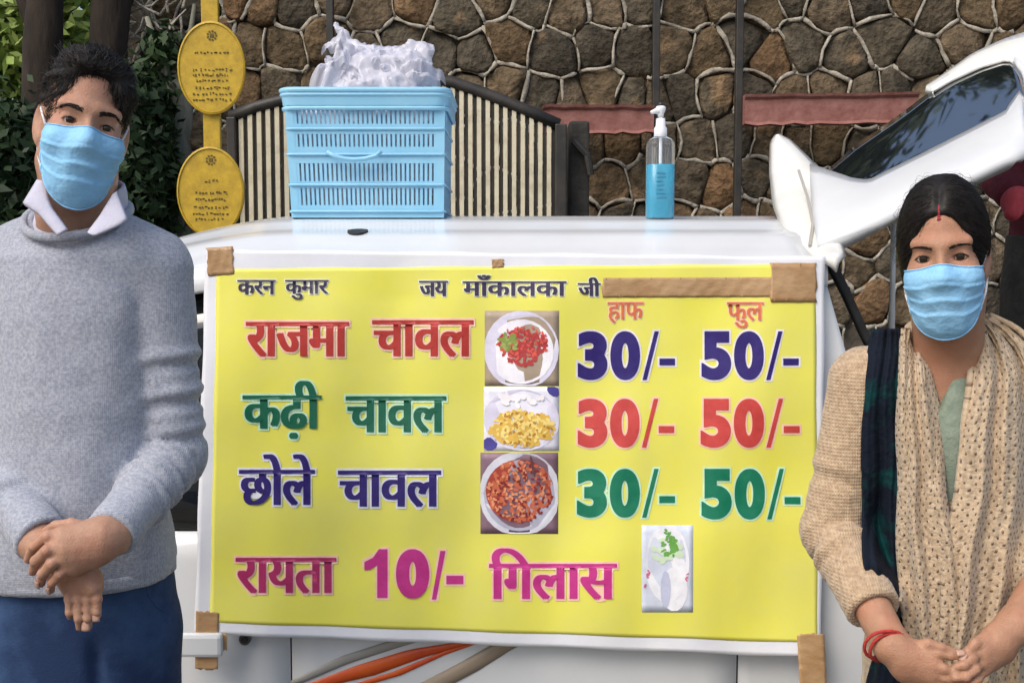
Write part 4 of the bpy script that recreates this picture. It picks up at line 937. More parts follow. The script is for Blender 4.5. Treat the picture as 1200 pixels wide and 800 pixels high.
def face_mask(g, F, body, name='face_mask', amax=1.22, ztop=-.010, zbot=-.128, seed=0, side_top=-.020, side_bot=-.086):
    nu, nv = 61, 41; U = np.linspace(-1,1,nu); Vv = np.linspace(0,1,nv); R_ = np.zeros((nu,nv)); Zg = np.zeros((nu,nv)); A = np.zeros((nu,nv))
    for i, u in enumerate(U):
        zt_ = ztop + (side_top-ztop)*abs(u)**1.6 + .006*math.exp(-(u*4.5)**2); zb_ = zbot + (side_bot-zbot)*abs(u)**2.2
        for j, v in enumerate(Vv): Zg[i,j] = zt_+(zb_-zt_)*v; A[i,j] = u*(amax-.20*v*v)
    rr = np.linspace(.15,.02,150)
    D = np.stack([np.sin(A)[...,None]*rr, -np.cos(A)[...,None]*rr, np.broadcast_to(Zg[...,None], A.shape+(150,))], -1)*F.s @ F.R.T + F.o
    d = g.sample(D.reshape(-1,3)).reshape(nu,nv,150); hit = d < 0; k = np.argmax(hit, axis=2); R_ = np.where(hit.any(2), rr[k], .05)
    chin = R_[:, int(nv*.72)][:,None]; vv = Vv[None,:]; R_ = np.where(vv > .72, np.maximum(R_, chin*(1-.28*(vv-.72)/.28*.9)), R_)
    # cloth hangs taut between nose, cheeks and chin
    for it in range(26):
        B = R_.copy(); B[1:-1] = np.maximum(R_[1:-1], (R_[:-2]+R_[2:])/2 if it < 14 else B[1:-1]); C_ = B.copy(); C_[:,1:-1] = np.maximum(B[:,1:-1], (B[:,:-2]+B[:,2:])/2 if it < 20 else B[:,1:-1]); R_ = C_
    for it in range(4):
        B = R_.copy(); B[1:-1] = (R_[:-2]+2*R_[1:-1]+R_[2:])/4; C_ = B.copy(); C_[:,1:-1] = (B[:,:-2]+2*B[:,1:-1]+B[:,2:])/4; R_ = C_
    edge = np.minimum(1, (1-np.abs(U))/.22)[:,None]; pl = np.zeros_like(R_)
    for c in (.26,.46,.66):                          # three soft pleats
        t = (vv - c + .015*np.cos(U*3)[:,None])/.035; pl = pl + .0042*np.where(t < 0, 0, np.exp(-np.maximum(t,0)*.55))*(1/(1+np.exp(-t*11)))
    wr = .0022*nz3(A*.08, vv*.1, 0*A, 95, seed)*edge + .0012*np.sin(vv*26+np.abs(U)[:,None]*9+seed)*(1-edge)
    R_ = R_ + .0035 + pl*edge + wr + .003*np.exp(-((vv-.5)/.5)**2)*edge
    L_ = np.stack([np.sin(A)*R_, -np.cos(A)*R_, Zg], -1); G = L_*F.s @ F.R.T + F.o
    mk = grid_obj(name, G[::-1], M['mask'], body, -.0012)
    for j in (0, nv-1):
        MB().tube([tuple(G[i,j]) for i in range(nu)], .0016, 6, flat=.8).build('mask_hem', M['mask'], mk, smooth=True)
    for s in (0, nu-1):
        MB().tube([tuple(G[s,j]) for j in range(nv)], .0017, 6, flat=.8).build('mask_hem', M['mask'], mk, smooth=True)
        sg_ = -1 if s == 0 else 1
        for jj, end in ((1,(sg_*.0725,.012,.022)), (nv-2,(sg_*.069,.016,-.034))):
            a = L_[s,jj]; e = np.array(end); md = (a+e)/2 + np.array((sg_*.003,-.002,0))
            if jj == 1: pts = [a, md, (e+md)/2+np.array((sg_*.002,0,0)), e]
            else: pts = [a, md, e]
            MB().tube([F.w(p) for p in pts], .0016, 6).build('ear_loop', M['elastic'], mk, smooth=True)
    return mk
def strands(g, name, n, start_ok, direction, length, rad, m, parent, seed, lift=.002, seg=6):
    """thin tapered hair strands that follow the hair's surface"""
    V, Fq = g.mesh(); r = np.random.default_rng(seed); ok = np.flatnonzero(start_ok(V)); ids = r.choice(ok, n); p = V[ids].copy(); L_ = length*(.6+.7*r.random(n)); path = [p.copy()]
    jit = r.normal(size=(n,3))*.22
    for s in range(seg):
        gr = g.grad(p); d = direction(p)+jit+r.normal(size=(n,3))*.12; d -= gr*(d*gr).sum(1)[:,None]; d /= np.linalg.norm(d, axis=1, keepdims=True)+1e-9
        p = p + d*(L_/seg)[:,None]; p = p - gr*(g.sample(p)-lift*sin(pi*(s+1)/seg)*(.3+1.2*r.random(n)))[:,None]*.9; path.append(p.copy())
    path = np.stack(path, 1); T = np.gradient(path, axis=1); T /= np.linalg.norm(T, axis=2, keepdims=True)+1e-9
    nrm = g.grad(path.reshape(-1,3)).reshape(path.shape); B = np.cross(T, nrm); B /= np.linalg.norm(B, axis=2, keepdims=True)+1e-9
    w = rad*np.array([.7,1,1,1,.9,.6,.1])[:seg+1][None,:,None]*(.6+.8*r.random((n,1,1)))
    ring = np.stack([path+B*w, path+nrm*w*1.2, path-B*w], 2).reshape(-1,3); F = []
    base = (np.arange(n)*(seg+1)*3)[:,None]
    for s in range(seg):
        for q in range(2): F.append(np.stack([base[:,0]+s*3+q, base[:,0]+s*3+q+1, base[:,0]+(s+1)*3+q+1, base[:,0]+(s+1)*3+q], -1))
    return tag(link(name, mesh_np(name, ring, np.concatenate(F)), m, parent), kind='stuff')
def finger(g, pts, r, k=.005, F=ID):
    """a finger through knuckle points, thinning to the tip"""
    n = len(pts)-1
    for i in range(n):
        a = 1-.10*i; b = 1-.10*(i+1); g.cone(pts[i], pts[i+1], r*a, r*b, k if i == 0 else .002, F)
        if i: g.ell(pts[i], (r*1.06*a,)*3, .002, F)
def nail(pt, d, up, r, m, parent):
    d = Vector(d).normalized(); up = Vector(up).normalized(); s = d.cross(up).normalized(); G = np.zeros((5,5,3)); p = Vector(pt)
    for i, u in enumerate(np.linspace(-1,1,5)):
        for j, v in enumerate(np.linspace(-1,1,5)): q = p + s*(u*r*.72) + d*(v*r*.85) + up*(r*(1.02-.28*u*u-.06*v*v)); G[i,j] = q
    return grid_obj('fingernail', G, m, parent, .0006)
M['nail'] = mat('nail', (.48,.29,.22), rough=.3, spec=.5)
def shoe(name, x, y, parent, m):
    g = SDF(axis([(-9,9)],x-.08,x+.08,.008,.008), axis([(-9,9)],y-.24,y+.12,.008,.008), axis([(-9,9)],-.01,.14,.007,.007))
    g.cone((x,y+.03,.05),(x,y-.15,.035),.045,.036,.02); g.cone((x,y+.03,.06),(x,y+.03,.10),.042,.04,.02)
    g.op(lambda X,Y,Z: 0*X+0*Y+(Z-.006), (x-.1,y-.3,-.03), (x+.1,y+.2,.006), .001, 'sub'); return g.build(name, m, parent)

# ================= the man
HY = 1.62
man = empty('person', (P(92,300,1.66).x, 1.66, 0), 'man in a blue grey jumper and jeans with hands crossed and a pale blue mask', 'person')
FM = Frame(P(98,149,HY), rot(roll=radians(11), yaw=radians(27), pitch=radians(2)), (.81,.84,.94))
h0 = P(98,149,HY)
xs = axis([(P(35,0,1.62).x, P(160,0,1.62).x), (P(22,0,1.45).x, P(135,0,1.45).x)], -.95, -.32, .0023, .012)
ysx = axis([(1.51, 1.72), (1.40, 1.52)], 1.30, 1.92, .0026, .012)
zs = axis([(h0.z-.145, h0.z+.06), (P(0,748,1.45).z, P(0,600,1.45).z)], .03, h0.z+.17, .0024, .014)
g = SDF(xs, ysx, zs)
chest = P(92,300,1.68); nb = P(92,262,1.665)
g.loft([(P(0,y,1.67).z, P(cx,y,1.67).x, 1.675, a, b) for y, cx, a, b in ((276,92,.05,.05),(300,92,.09,.072),(360,92,.105,.085),(560,92,.10,.08),(690,92,.105,.09),(760,92,.10,.09))], .02)
head(g, FM); g.cone((P(95,215,1.66).x,1.668,P(95,212,1.66).z), tuple(nb+Vector((0,.01,-.04))), .048, .052, .03)
for sx in (48, 140):
    hp_ = P(sx,740,1.68); g.cone(tuple(hp_), (hp_.x, 1.68, .48), .07, .05, .03); g.cone((hp_.x,1.68,.48), (hp_.x,1.70,.09), .048, .036, .02)
# arms under the sleeves; forearms meet in front
shR, elR, wrR = P(180,320,1.67), P(205,535,1.66), P(128,628,1.475)
shL, elL, wrL = P(0,320,1.67), P(-34,525,1.66), P(52,636,1.50)
for a, b, c in ((shR,elR,wrR),(shL,elL,wrL)): g.cone(tuple(a), tuple(b), .042, .032, .02); g.cone(tuple(b), tuple(c), .031, .0245, .01)
def H(x, y, Y): return tuple(P(x, y, Y))
# upper hand: back of the hand towards us, fingers wrapped over the other wrist
g.cone(H(131,628,1.475), H(112,634,1.462), .0265, .024, .012, flat=((0,1,0),1.3))
for a, b, ra, rb in (((118,622,1.462),(76,628,1.448),.019,.015),((118,634,1.46),(76,642,1.442),.021,.017),((114,645,1.462),(80,655,1.445),.020,.016),((108,651,1.466),(86,664,1.452),.015,.013)):
    g.cone(H(*a), H(*b), ra, rb, .012)
fr = .0083
finger(g, [H(76,625,1.447), H(56,628,1.440), H(40,640,1.450), H(33,655,1.468)], fr)
finger(g, [H(74,638,1.441), H(55,645,1.429), H(42,657,1.440), H(38,670,1.458)], fr*1.04)
finger(g, [H(76,650,1.441), H(61,660,1.429), H(50,672,1.438), H(48,683,1.453)], fr)
finger(g, [H(82,661,1.447), H(70,672,1.436), H(61,682,1.442), H(60,691,1.456)], fr*.90)
finger(g, [H(108,620,1.462), H(84,614,1.468), H(66,616,1.476), H(54,622,1.482)], fr*1.08)
# lower hand hanging down, fingers towards the ground
g.cone(H(40,634,1.505), H(72,660,1.492), .026, .023, .012); g.cone(H(72,660,1.49), H(96,680,1.482), .023, .027, .012, flat=((0,1,0),1.7))
g.cone(H(80,668,1.49), H(84,690,1.482), .016, .012, .01); g.cone(H(98,665,1.485), H(108,688,1.476), .015, .013, .01)
for x0_, x1_, x2_, ye, rr in ((79,81,82,727,.0066),(91,92,93,740,.0070),(102,103,104,739,.0070),(112,114,115,726,.0066)):
    finger(g, [H(x0_,684,1.480), H(x1_,702,1.472), H(x2_-1,(702+ye)/2+3,1.470), H(x2_,ye-5,1.478)], rr, .0016)
g.disp(lambda X,Y,Z: .0011*nz3(X,Y,Z,150,3), (-.75,1.38,P(0,700,1.45).z),(-.5,1.53,P(0,600,1.45).z))
mbody = g.build('body', M['skin_m'], man); gm = g
nail(H(114,721,1.476), (0,-.1,-1), (0,-1,.1), .0078, M['nail'], mbody); nail(H(102.5,732,1.476), (0,-.1,-1), (0,-1,.1), .0078, M['nail'], mbody)
nail(H(60,688,1.452), (-.1,.5,-.8), (-.5,-.6,-.3), .0070, M['nail'], mbody); nail(H(48,681,1.449), (-.1,.5,-.8), (-.6,-.6,-.3), .0075, M['nail'], mbody)
eyes(gm, FM, mbody, False); brows(gm, FM, mbody, False)
face_mask(gm, FM, mbody, seed=1, ztop=-.012, side_top=-.012, amax=1.16)
# hair
hg = SDF(axis([(-9,9)],FM.o[0]-.12,FM.o[0]+.12,.0034,.0034), axis([(-9,9)],FM.o[1]-.13,FM.o[1]+.15,.0036,.0036), axis([(-9,9)],FM.o[2]-.13,FM.o[2]+.17,.0034,.0034))
hg.ell((0,.020,.038),(.0700,.096,.082),.01,FM); hg.ell((-.008,-.035,.086),(.050,.042,.022),.02,FM); hg.ell((.042,-.02,.058),(.025,.05,.032),.02,FM); hg.ell((.0,.06,-.03),(.06,.05,.06),.02,FM)
hg.ell((-.002,-.112,-.005),(.069,.084,.100),.006,FM,mode='sub'); hg.ell((0,-.055,-.082),(.14,.079,.088),.006,FM,mode='sub')
hg.disp(lambda X,Y,Z: .0055*nz3(X,Y,Z,75,2)+.003*nz3(X,Y,Z*.6,170,6), (-2,1,1), (1,2,2.2))
mh = hg.build('hair', M['hair'], man)
def md(p):
    q = (p-FM.o) @ FM.R; d = np.zeros_like(q); d[:,0] = .75*np.sign(q[:,0]+.02)*(.3+np.abs(q[:,0])*8); d[:,1] = .5; d[:,2] = .45-(q[:,2] < .07)*1.3
    return d @ FM.R.T
strands(hg, 'hair_strands', 7000, lambda V: V[:,2] > FM.o[2]-.10, md, .022, .00042, M['hair'], mh, 3, .0045)
strands(hg, 'flyaway_hair', 380, lambda V: V[:,2] > FM.o[2]+.01, md, .028, .00024, M['hair'], mh, 5, .012)
def side_burn():
    pass
# shirt collar and its flaps
cg = SDF(axis([(-9,9)],-.78,-.48,.004,.004), axis([(-9,9)],1.5,1.8,.004,.004), axis([(-9,9)],1.38,1.56,.0035,.0035))
ct = P(96,228,1.665); cb = P(92,272,1.665)
cg.cone((ct.x,1.675,ct.z-.004),(cb.x,1.675,cb.z-.02),.0615,.074,.01)
cg.op(lambda X,Y,Z: np.maximum(0*X+ (Z-(ct.z+.008+ (Y-1.66)*.35)) *-1, -9), (-1,1.4,1.3), (-.4,1.9,1.7), .001, 'sub')
def wedge(X,Y,Z):
    zt_ = Z-(P(92,272,1.6).z); return np.maximum(np.abs(X-P(93,0,1.6).x)-(.010+zt_*.60), Y-1.655)
cg.op(wedge, (-.75,1.45,1.4), (-.5,1.66,1.56), .003, 'sub')
cg.cone((P(95,215,1.66).x,1.668,P(95,200,1.66).z), (nb.x, nb.y+.01, nb.z-.04), .0535, .060, .002, mode='sub')
cg.build('shirt_collar', M['shirt'], man)
patch('collar_flap', [(46,212),(29,239),(46,249),(70,276)], [(52,214),(57,236),(61,247),(78,271)], M['shirt'], man, .004, .004, 26, 8, Yf=lambda a, b: 1.590-.0007*(b-203))
patch('collar_flap', [(137,224),(150,257),(141,264),(112,277)], [(132,227),(126,237),(117,252),(102,272)], M['shirt'], man, .004, .004, 26, 8, Yf=lambda a, b: 1.590-.0008*(b-216))
# jumper
def torso_fold(dx, dy, z):
    return -.0062*nz3(dx+z*.35, dy*0, z*.30, 48, 1) - .0045*nz3(dx, dy, z, 22, 4) - .004*np.exp(-((z-1.02)/.035)**2)*np.sin(dx*60+z*40)*.5
g = SDF(axis([(-9,9)],-.98,-.28,.0052,.0052), axis([(-9,9)],1.38,1.86,.0055,.0055), axis([(-9,9)],.84,1.53,.005,.005))
T = [(272,92,.06,.06),(284,92,.09,.074),(300,92,.118,.092),(345,93,.128,.105),(400,94,.127,.112),(470,95,.128,.116),(560,93,.130,.120),(620,92,.138,.122),(655,92,.143,.122),(674,92,.138,.116)]
g.loft([(P(0,y,1.67).z, P(cx,y,1.67).x, 1.672, a, b) for y, cx, a, b in T], .02, 2.3, fold=torso_fold)
g.cone(H(70,272,1.68), H(8,312,1.67), .045, .058, .03); g.cone(H(116,272,1.68), H(178,312,1.67), .045, .058, .03)
cuR, cuL = elR.lerp(wrR,.965), elL.lerp(wrL,.955)
for a, b, c, ph in ((P(180,322,1.665),elR,cuR,0.),(P(-2,318,1.665),elL,cuL,2.)):
    g.cone(tuple(a), tuple(b), .058, .045, .008, wr=(.0050,5.2,.35,1.0,ph)); g.cone(tuple(b), tuple(c), .045, .034, .008, wr=(.0062,5.0,-.1,.72,ph+1)); 
    d = (c-b).normalized(); g.cone(tuple(c-d*.022), tuple(c+d*.008), .0365, .0355, .004)
g.disp(lambda X,Y,Z: .0016*nz3(X,Y,Z,95,8), (-2,1,0), (1,2,2))
# the neck opening; sleeves end in a flat cut with a ribbed cuff
def cut_end(gg, c, d, r, L=.05):
    c = np.array(c); d = np.array(d)
    def f(X, Y, Z):
        t = (X-c[0])*d[0]+(Y-c[1])*d[1]+(Z-c[2])*d[2]; q2 = (X-c[0])**2+(Y-c[1])**2+(Z-c[2])**2-t*t
        return np.maximum(np.maximum(-t, t-L), np.sqrt(np.maximum(q2, 0))-r)
    m = c+d*L/2; gg.op(f, m-r-.03, m+r+.03, .002, 'sub')
def cuff(c, d, r, m, par, w=.006, nrib=3):
    u = d.cross(Vector((0,-1,0))).normalized(); v = d.cross(u)
    for k in range(nrib):
        cc = c-d*(.002+k*.0085)
        MB().tube([cc+(u*cos(t)+v*sin(t))*(r+.0006*sin(t*24)) for t in np.linspace(0,2*pi,72,endpoint=False)], w, 8, closed=True).build('cuff_rib', m, par, smooth=True)
for (c, b) in ((cuR,elR),(cuL,elL)): cut_end(g, c, (c-b).normalized(), .043)
g.ell(tuple(P(92,250,1.65)), (.068,.078,.046), .004, mode='sub')
sw = g.build('jumper', M['sweater'], man)
for (c, b) in ((cuR,elR),(cuL,elL)): cuff(c, (c-b).normalized(), .0305, M['sweater'], sw)
def ringpts(cx, cyp, Yc, rx, ry, dropf, n=44):
    c = P(cx, cyp, Yc); return [(c.x+rx*sin(t), Yc-ry*cos(t), c.z-dropf*(cos(t)*.5+.5)**1.5+.030*(.5-.5*cos(t))) for t in np.linspace(0, 2*pi, n, endpoint=False)]
MB().tube(ringpts(91,254,1.665,.074,.083,.033), .0055, 8, closed=True, flat=1.3).build('neckband', M['sweater'], sw, smooth=True)
def hem(y, Yc, cx, a, b, w, m, par, name='hem'):
    G = np.zeros((90, 4, 3)); c = P(cx, y, Yc)
    for i, t in enumerate(np.linspace(0, 2*pi, 90)):
        q = (abs(cos(t))**2.3+abs(sin(t))**2.3)**(-1/2.3); r_ = 1+.008*sin(t*9)
        for j, s in enumerate((0,.33,.66,1)): G[i,j] = (c.x+a*q*cos(t)*r_, Yc+b*q*sin(t)*r_, c.z-w*s)
    return grid_obj(name, G, m, par, .004)
hem(656, 1.672, 92, .1425, .1215, .020, M['sweater'], sw, 'hem_band')
# jeans
g = SDF(axis([(-9,9)],-.84,-.42,.006,.006), axis([(-9,9)],1.48,1.86,.0065,.0065), axis([(-9,9)],.05,.93,.007,.007))
zh = P(0,660,1.67).z
g.loft([(P(0,y,1.67).z, P(94,y,1.67).x, 1.678, a, b) for y, a, b in ((655,.130,.108),(700,.136,.112),(760,.137,.112),(800,.125,.11))], .01)
for sx in (42, 148):
    p = P(sx,745,1.672); g.cone((p.x,1.672,p.z), (p.x,1.672,.50), .084, .068, .02); g.cone((p.x,1.672,.50), (p.x,1.69,.09), .066, .055, .02)
g.disp(lambda X,Y,Z: .0045*nz3(X,Y,Z*.5,34,5)+.0012*nz3(X,Y,Z,80,9)+.012*np.exp(-((X-P(97,0,1.6).x)/.010)**2)*np.clip((.86-Z)/.03,0,1), (-2,1,0), (1,2,1))
jn = g.build('jeans', M['denim'], man)
def ray_hit(gg, px, py, Y0, Y1, n=160):
    Y = np.linspace(Y0, Y1, n); q = np.array([tuple(P(px, py, y)) for y in Y]); d = gg.sample(q); i = int(np.argmax(d < 0)); return q[i] if (d < 0).any() else None
for pts in ([(170,684),(174,698),(183,710),(195,719)],):
    q = [ray_hit(g, a, b, 1.48, 1.75) for a, b in pts]; q = [x for x in q if x is not None]
    if len(q) > 1: MB().tube([(x[0], x[1]-.0005, x[2]) for x in q], .0012, 5).build('pocket_seam', M['denim'], jn, smooth=True)
for sx in (42,148): shoe('shoe', P(sx,745,1.672).x, 1.70, man, M['rubber'])

# ================= the woman
wom = empty('person', (P(1112,300,1.66).x, 1.66, 0), 'woman in beige cardigan, crochet shawl and dark green scarf with a pale blue mask', 'person')
FW = Frame(P(1106,299,1.60), rot(roll=radians(-4), yaw=radians(-24), pitch=radians(4)), (.82,.84,.93))
xs = axis([(P(1045,0,1.6).x, P(1170,0,1.6).x), (P(1040,0,1.45).x, P(1190,0,1.45).x)], .34, 1.05, .0024, .012)
ysx = axis([(1.49,1.72), (1.40,1.50)], 1.30, 1.92, .0026, .012)
zs = axis([(FW.o[2]-.14, FW.o[2]+.06), (P(0,812,1.45).z, P(0,725,1.45).z)], .03, FW.o[2]+.17, .0025, .014)
g = SDF(xs, ysx, zs)
WX = 1112
g.loft([(P(0,y,1.67).z, P(cx,y,1.67).x, 1.68, a, b) for y, cx, a, b in ((425,WX,.06,.05),(455,WX,.095,.070),(520,WX,.098,.082),(700,WX,.09,.08),(860,WX,.11,.09),(960,WX,.11,.09))], .03)
head(g, FW, True); g.cone(tuple(FW.w((0,.03,-.09))), H(1110,445,1.665), .043, .050, .03)
g.cone(H(1110,440,1.655), H(1112,500,1.665), .046, .046, .03)
for sx in (1075,1150):
    p = P(sx,900,1.68); g.cone((p.x,1.68,p.z), (p.x,1.68,.45), .07, .048, .03); g.cone((p.x,1.68,.45), (p.x,1.70,.09), .045, .034, .02)
elW, wrW = P(975,620,1.66), P(1046,757,1.472); elV, wrV = P(1268,610,1.66), P(1190,733,1.478)
for a, b, c in ((P(1018,450,1.675),elW,wrW),(P(1212,450,1.675),elV,wrV)): g.cone(tuple(a), tuple(b), .036, .032, .02); g.cone(tuple(b), tuple(c), .033, .0235, .01)
# her right hand (towards the banner): palm low, fingers meeting the other hand
g.cone(H(1046,757,1.472), H(1060,768,1.464), .0235, .0225, .012)
for a, b, ra, rb in (((1060,764,1.464),(1090,768,1.452),.017,.013),((1060,775,1.462),(1093,780,1.448),.019,.014),((1060,784,1.464),(1092,792,1.450),.017,.013)):
    g.cone(H(*a), H(*b), ra, rb, .012)
fw = .0072
finger(g, [H(1084,762,1.452), H(1100,765,1.444), H(1114,768,1.440), H(1124,768,1.440)], fw)
finger(g, [H(1090,775,1.449), H(1106,783,1.436), H(1119,788,1.433), H(1130,787,1.436)], fw)
finger(g, [H(1092,784,1.449), H(1108,794,1.437), H(1124,798,1.434), H(1138,796,1.437)], fw)
finger(g, [H(1088,793,1.452), H(1104,804,1.441), H(1120,808,1.438), H(1134,806,1.440)], fw*.92)
finger(g, [H(1070,757,1.462), H(1088,754,1.450), H(1104,758,1.444), H(1117,763,1.442)], fw*1.05)
# her left hand
g.cone(H(1190,733,1.478), H(1172,748,1.466), .0235, .022, .012)
for a, b, ra, rb in (((1174,744,1.466),(1150,757,1.452),.016,.013),((1174,756,1.464),(1150,768,1.450),.018,.014),((1172,764,1.466),(1152,780,1.452),.016,.013)):
    g.cone(H(*a), H(*b), ra, rb, .012)
finger(g, [H(1154,748,1.454), H(1143,754,1.444), H(1134,763,1.440), H(1128,773,1.438)], fw*1.05)
finger(g, [H(1150,762,1.451), H(1140,771,1.436), H(1130,779,1.430), H(1121,781,1.432)], fw)
finger(g, [H(1152,774,1.450), H(1143,784,1.432), H(1132,793,1.426), H(1120,794,1.427)], fw)
finger(g, [H(1154,784,1.453), H(1146,795,1.436), H(1135,804,1.430), H(1124,806,1.431)], fw*.9)
g.disp(lambda X,Y,Z: .0009*nz3(X,Y,Z,150,3), (.4,1.38,P(0,820,1.45).z),(.75,1.53,P(0,725,1.45).z))
wbody = g.build('body', M['skin_w'], wom); gw = g
nail(H(1124,767,1.439), (1,0,.05), (.1,-.6,.8), .0066, M['nail'], wbody); nail(H(1130,770,1.438), (-.5,-.1,-.9), (-.6,-.7,.3), .0066, M['nail'], wbody)
eyes(gw, FW, wbody, True); brows(gw, FW, wbody, True)
face_mask(gw, FW, wbody, seed=6, ztop=-.014, side_top=-.020, zbot=-.124, amax=1.2)
for k, (px, py) in enumerate(((1034,752),(1040,756))):               # red thread wound on the wrist
    c = P(px+2, py+2, 1.473); ax = (wrW-elW).normalized(); u = ax.cross(Vector((0,-1,0))).normalized(); w = ax.cross(u)
    MB().tube([c+u*(.0275*cos(t))+w*(.0275*sin(t))+ax*(.002*sin(t*2+k)) for t in np.linspace(0,2*pi,30,endpoint=False)], .0024, 8, closed=True).build('wrist_thread', M['thread'], wbody, smooth=True)
hg = SDF(axis([(-9,9)],FW.o[0]-.13,FW.o[0]+.13,.0034,.0034), axis([(-9,9)],FW.o[1]-.13,FW.o[1]+.20,.0036,.0036), axis([(-9,9)],FW.o[2]-.16,FW.o[2]+.15,.0034,.0034))
hg.ell((0,.020,.036),(.0735,.0995,.0885),.01,FW); hg.ell((0,.085,-.02),(.045,.045,.045),.02,FW); hg.ell((-.056,.0,-.01),(.014,.035,.055),.02,FW); hg.ell((.054,.005,.0),(.013,.032,.040),.02,FW)
hg.ell((0,-.120,-.020),(.082,.086,.105),.006,FW,mode='sub')
hg.ell((0,-.062,-.112),(.12,.086,.072),.006,FW,mode='sub'); hg.ell((.078,-.01,-.035),(.022,.030,.040),.004,FW,mode='sub')
hg.cone((0,-.088,.060),(0,-.02,.128),.0040,.0030,.006,FW,mode='sub')
hg.disp(lambda X,Y,Z: .0008*nz3(X,Y,Z,200,2), (-2,1,1), (1,2,2.2))
wh = hg.build('hair', M['hair'], wom)
def wd(p):
    q = (p-FW.o) @ FW.R; d = np.zeros_like(q); d[:,0] = np.sign(q[:,0])*(.9-np.minimum(1,np.abs(q[:,0])/.075)*.8); d[:,1] = .75; d[:,2] = -.25-np.abs(q[:,0])*9
    return d @ FW.R.T
strands(hg, 'hair_strands', 5200, lambda V: V[:,2] > FW.o[2]-.06, wd, .06, .00035, M['hair'], wh, 8, .0012)
strands(hg, 'flyaway_hair', 260, lambda V: V[:,2] > FW.o[2]+.0, wd, .06, .0002, M['hair'], wh, 9, .0075)
zz = np.linspace(.056,.080,14); yy = np.minimum(front(hg, FW, np.zeros(14), zz), front(gw, FW, np.zeros(14), zz))
MB().tube([FW.w((0, yy[i]+.0005, zz[i])) for i in range(14)], [.0036*(1-.7*i/13) for i in range(14)], 8, flat=.5).build('sindoor', M['sindoor'], wh, smooth=True)
# cardigan
def cf(dx, dy, z): return -.003*nz3(dx, dy*0, z*.3, 45, 7) - .003*nz3(dx, dy, z, 24, 2)
g = SDF(axis([(-9,9)],.36,1.08,.0055,.0055), axis([(-9,9)],1.38,1.86,.006,.006), axis([(-9,9)],.42,1.36,.0055,.0055))
T = [(408,WX,.045,.05),(425,WX,.085,.068),(450,WX,.112,.082),(500,WX,.116,.098),(560,WX,.115,.102),(640,WX,.112,.104),(700,WX,.116,.104),(780,WX,.126,.108),(900,WX,.134,.112),(1010,WX,.140,.114)]
g.loft([(P(0,y,1.67).z, P(cx,y,1.67).x, 1.678, a, b) for y, cx, a, b in T], .02, 2.3, fold=cf)
g.cone(H(1085,420,1.68), H(1020,448,1.672), .036, .052, .03); g.cone(H(1140,418,1.68), H(1216,438,1.672), .038, .054, .03)
cuW, cuV = elW.lerp(wrW,.70), elV.lerp(wrV,.62)
for a, b, c, ph in ((P(1013,450,1.67),elW,cuW,0.),(P(1222,444,1.67),elV,cuV,1.)):
    g.cone(tuple(a), tuple(b), .053, .044, .022, wr=(.003,4,.45,1.0,ph)); g.cone(tuple(b), tuple(c), .046, .038, .016, wr=(.0060,3.6,-.1,.55,ph)); d = (c-b).normalized(); g.cone(tuple(c-d*.02), tuple(c+d*.008), .0385, .0375, .004)
g.disp(lambda X,Y,Z: .0016*nz3(X,Y,Z,95,8), (-2,1,0), (2,2,2))
for (c, b) in ((cuW,elW),(cuV,elV)): cut_end(g, c, (c-b).normalized(), .048)
g.ell(tuple(P(1110,400,1.655)), (.052,.065,.045), .006, mode='sub'); g.cone(H(1110,410,1.57), H(1112,475,1.565), .04, .008, .006, mode='sub')
g.cone(H(1110,430,1.60), H(1112,620,1.56), .032, .012, .008, mode='sub')
cd = g.build('cardigan', M['cardigan'], wom); gc = g
for (c, b) in ((cuW,elW),(cuV,elV)): cuff(c, (c-b).normalized(), .0325, M['cardigan'], cd, .0065, 2)
# kurta: shows in the front opening and below
g = SDF(axis([(-9,9)],.44,.84,.005,.005), axis([(-9,9)],1.50,1.84,.0055,.0055), axis([(-9,9)],.36,1.33,.006,.006))
g.loft([(P(0,y,1.67).z, P(WX,y,1.67).x, 1.672, a, b) for y, a, b in ((412,.05,.050),(430,.078,.070),(455,.098,.082),(500,.105,.096),(640,.104,.096),(900,.118,.10),(1200,.145,.12))], .02, 2.2, fold=lambda dx, dy, z: -.002*nz3(dx, 0*dy, z*.4, 60, 3))
g.op(lambda X,Y,Z: np.maximum(np.abs(X-P(1112,0,1.6).x)-np.maximum(.0, (Z-P(0,482,1.6).z)*.42+.002), Y-1.70), (.5,1.4,P(0,482,1.6).z), (.8,1.7,1.33), .002, 'sub')
g.ell(tuple(P(1110,408,1.66)), (.058,.07,.040), .006, mode='sub')
g.build('kurta', M['kurta'], wom)
for sx in (1075,1150):
    p = P(sx,900,1.68); g = SDF(axis([(-9,9)],p.x-.1,p.x+.1,.008,.008), axis([(-9,9)],1.58,1.80,.008,.008), axis([(-9,9)],.08,.62,.01,.01)); g.cone((p.x,1.68,.60), (p.x,1.70,.10), .062, .045, .01); g.build('trouser_leg', M['kurta'], wom); shoe('shoe', p.x, 1.70, wom, M['rubber'])
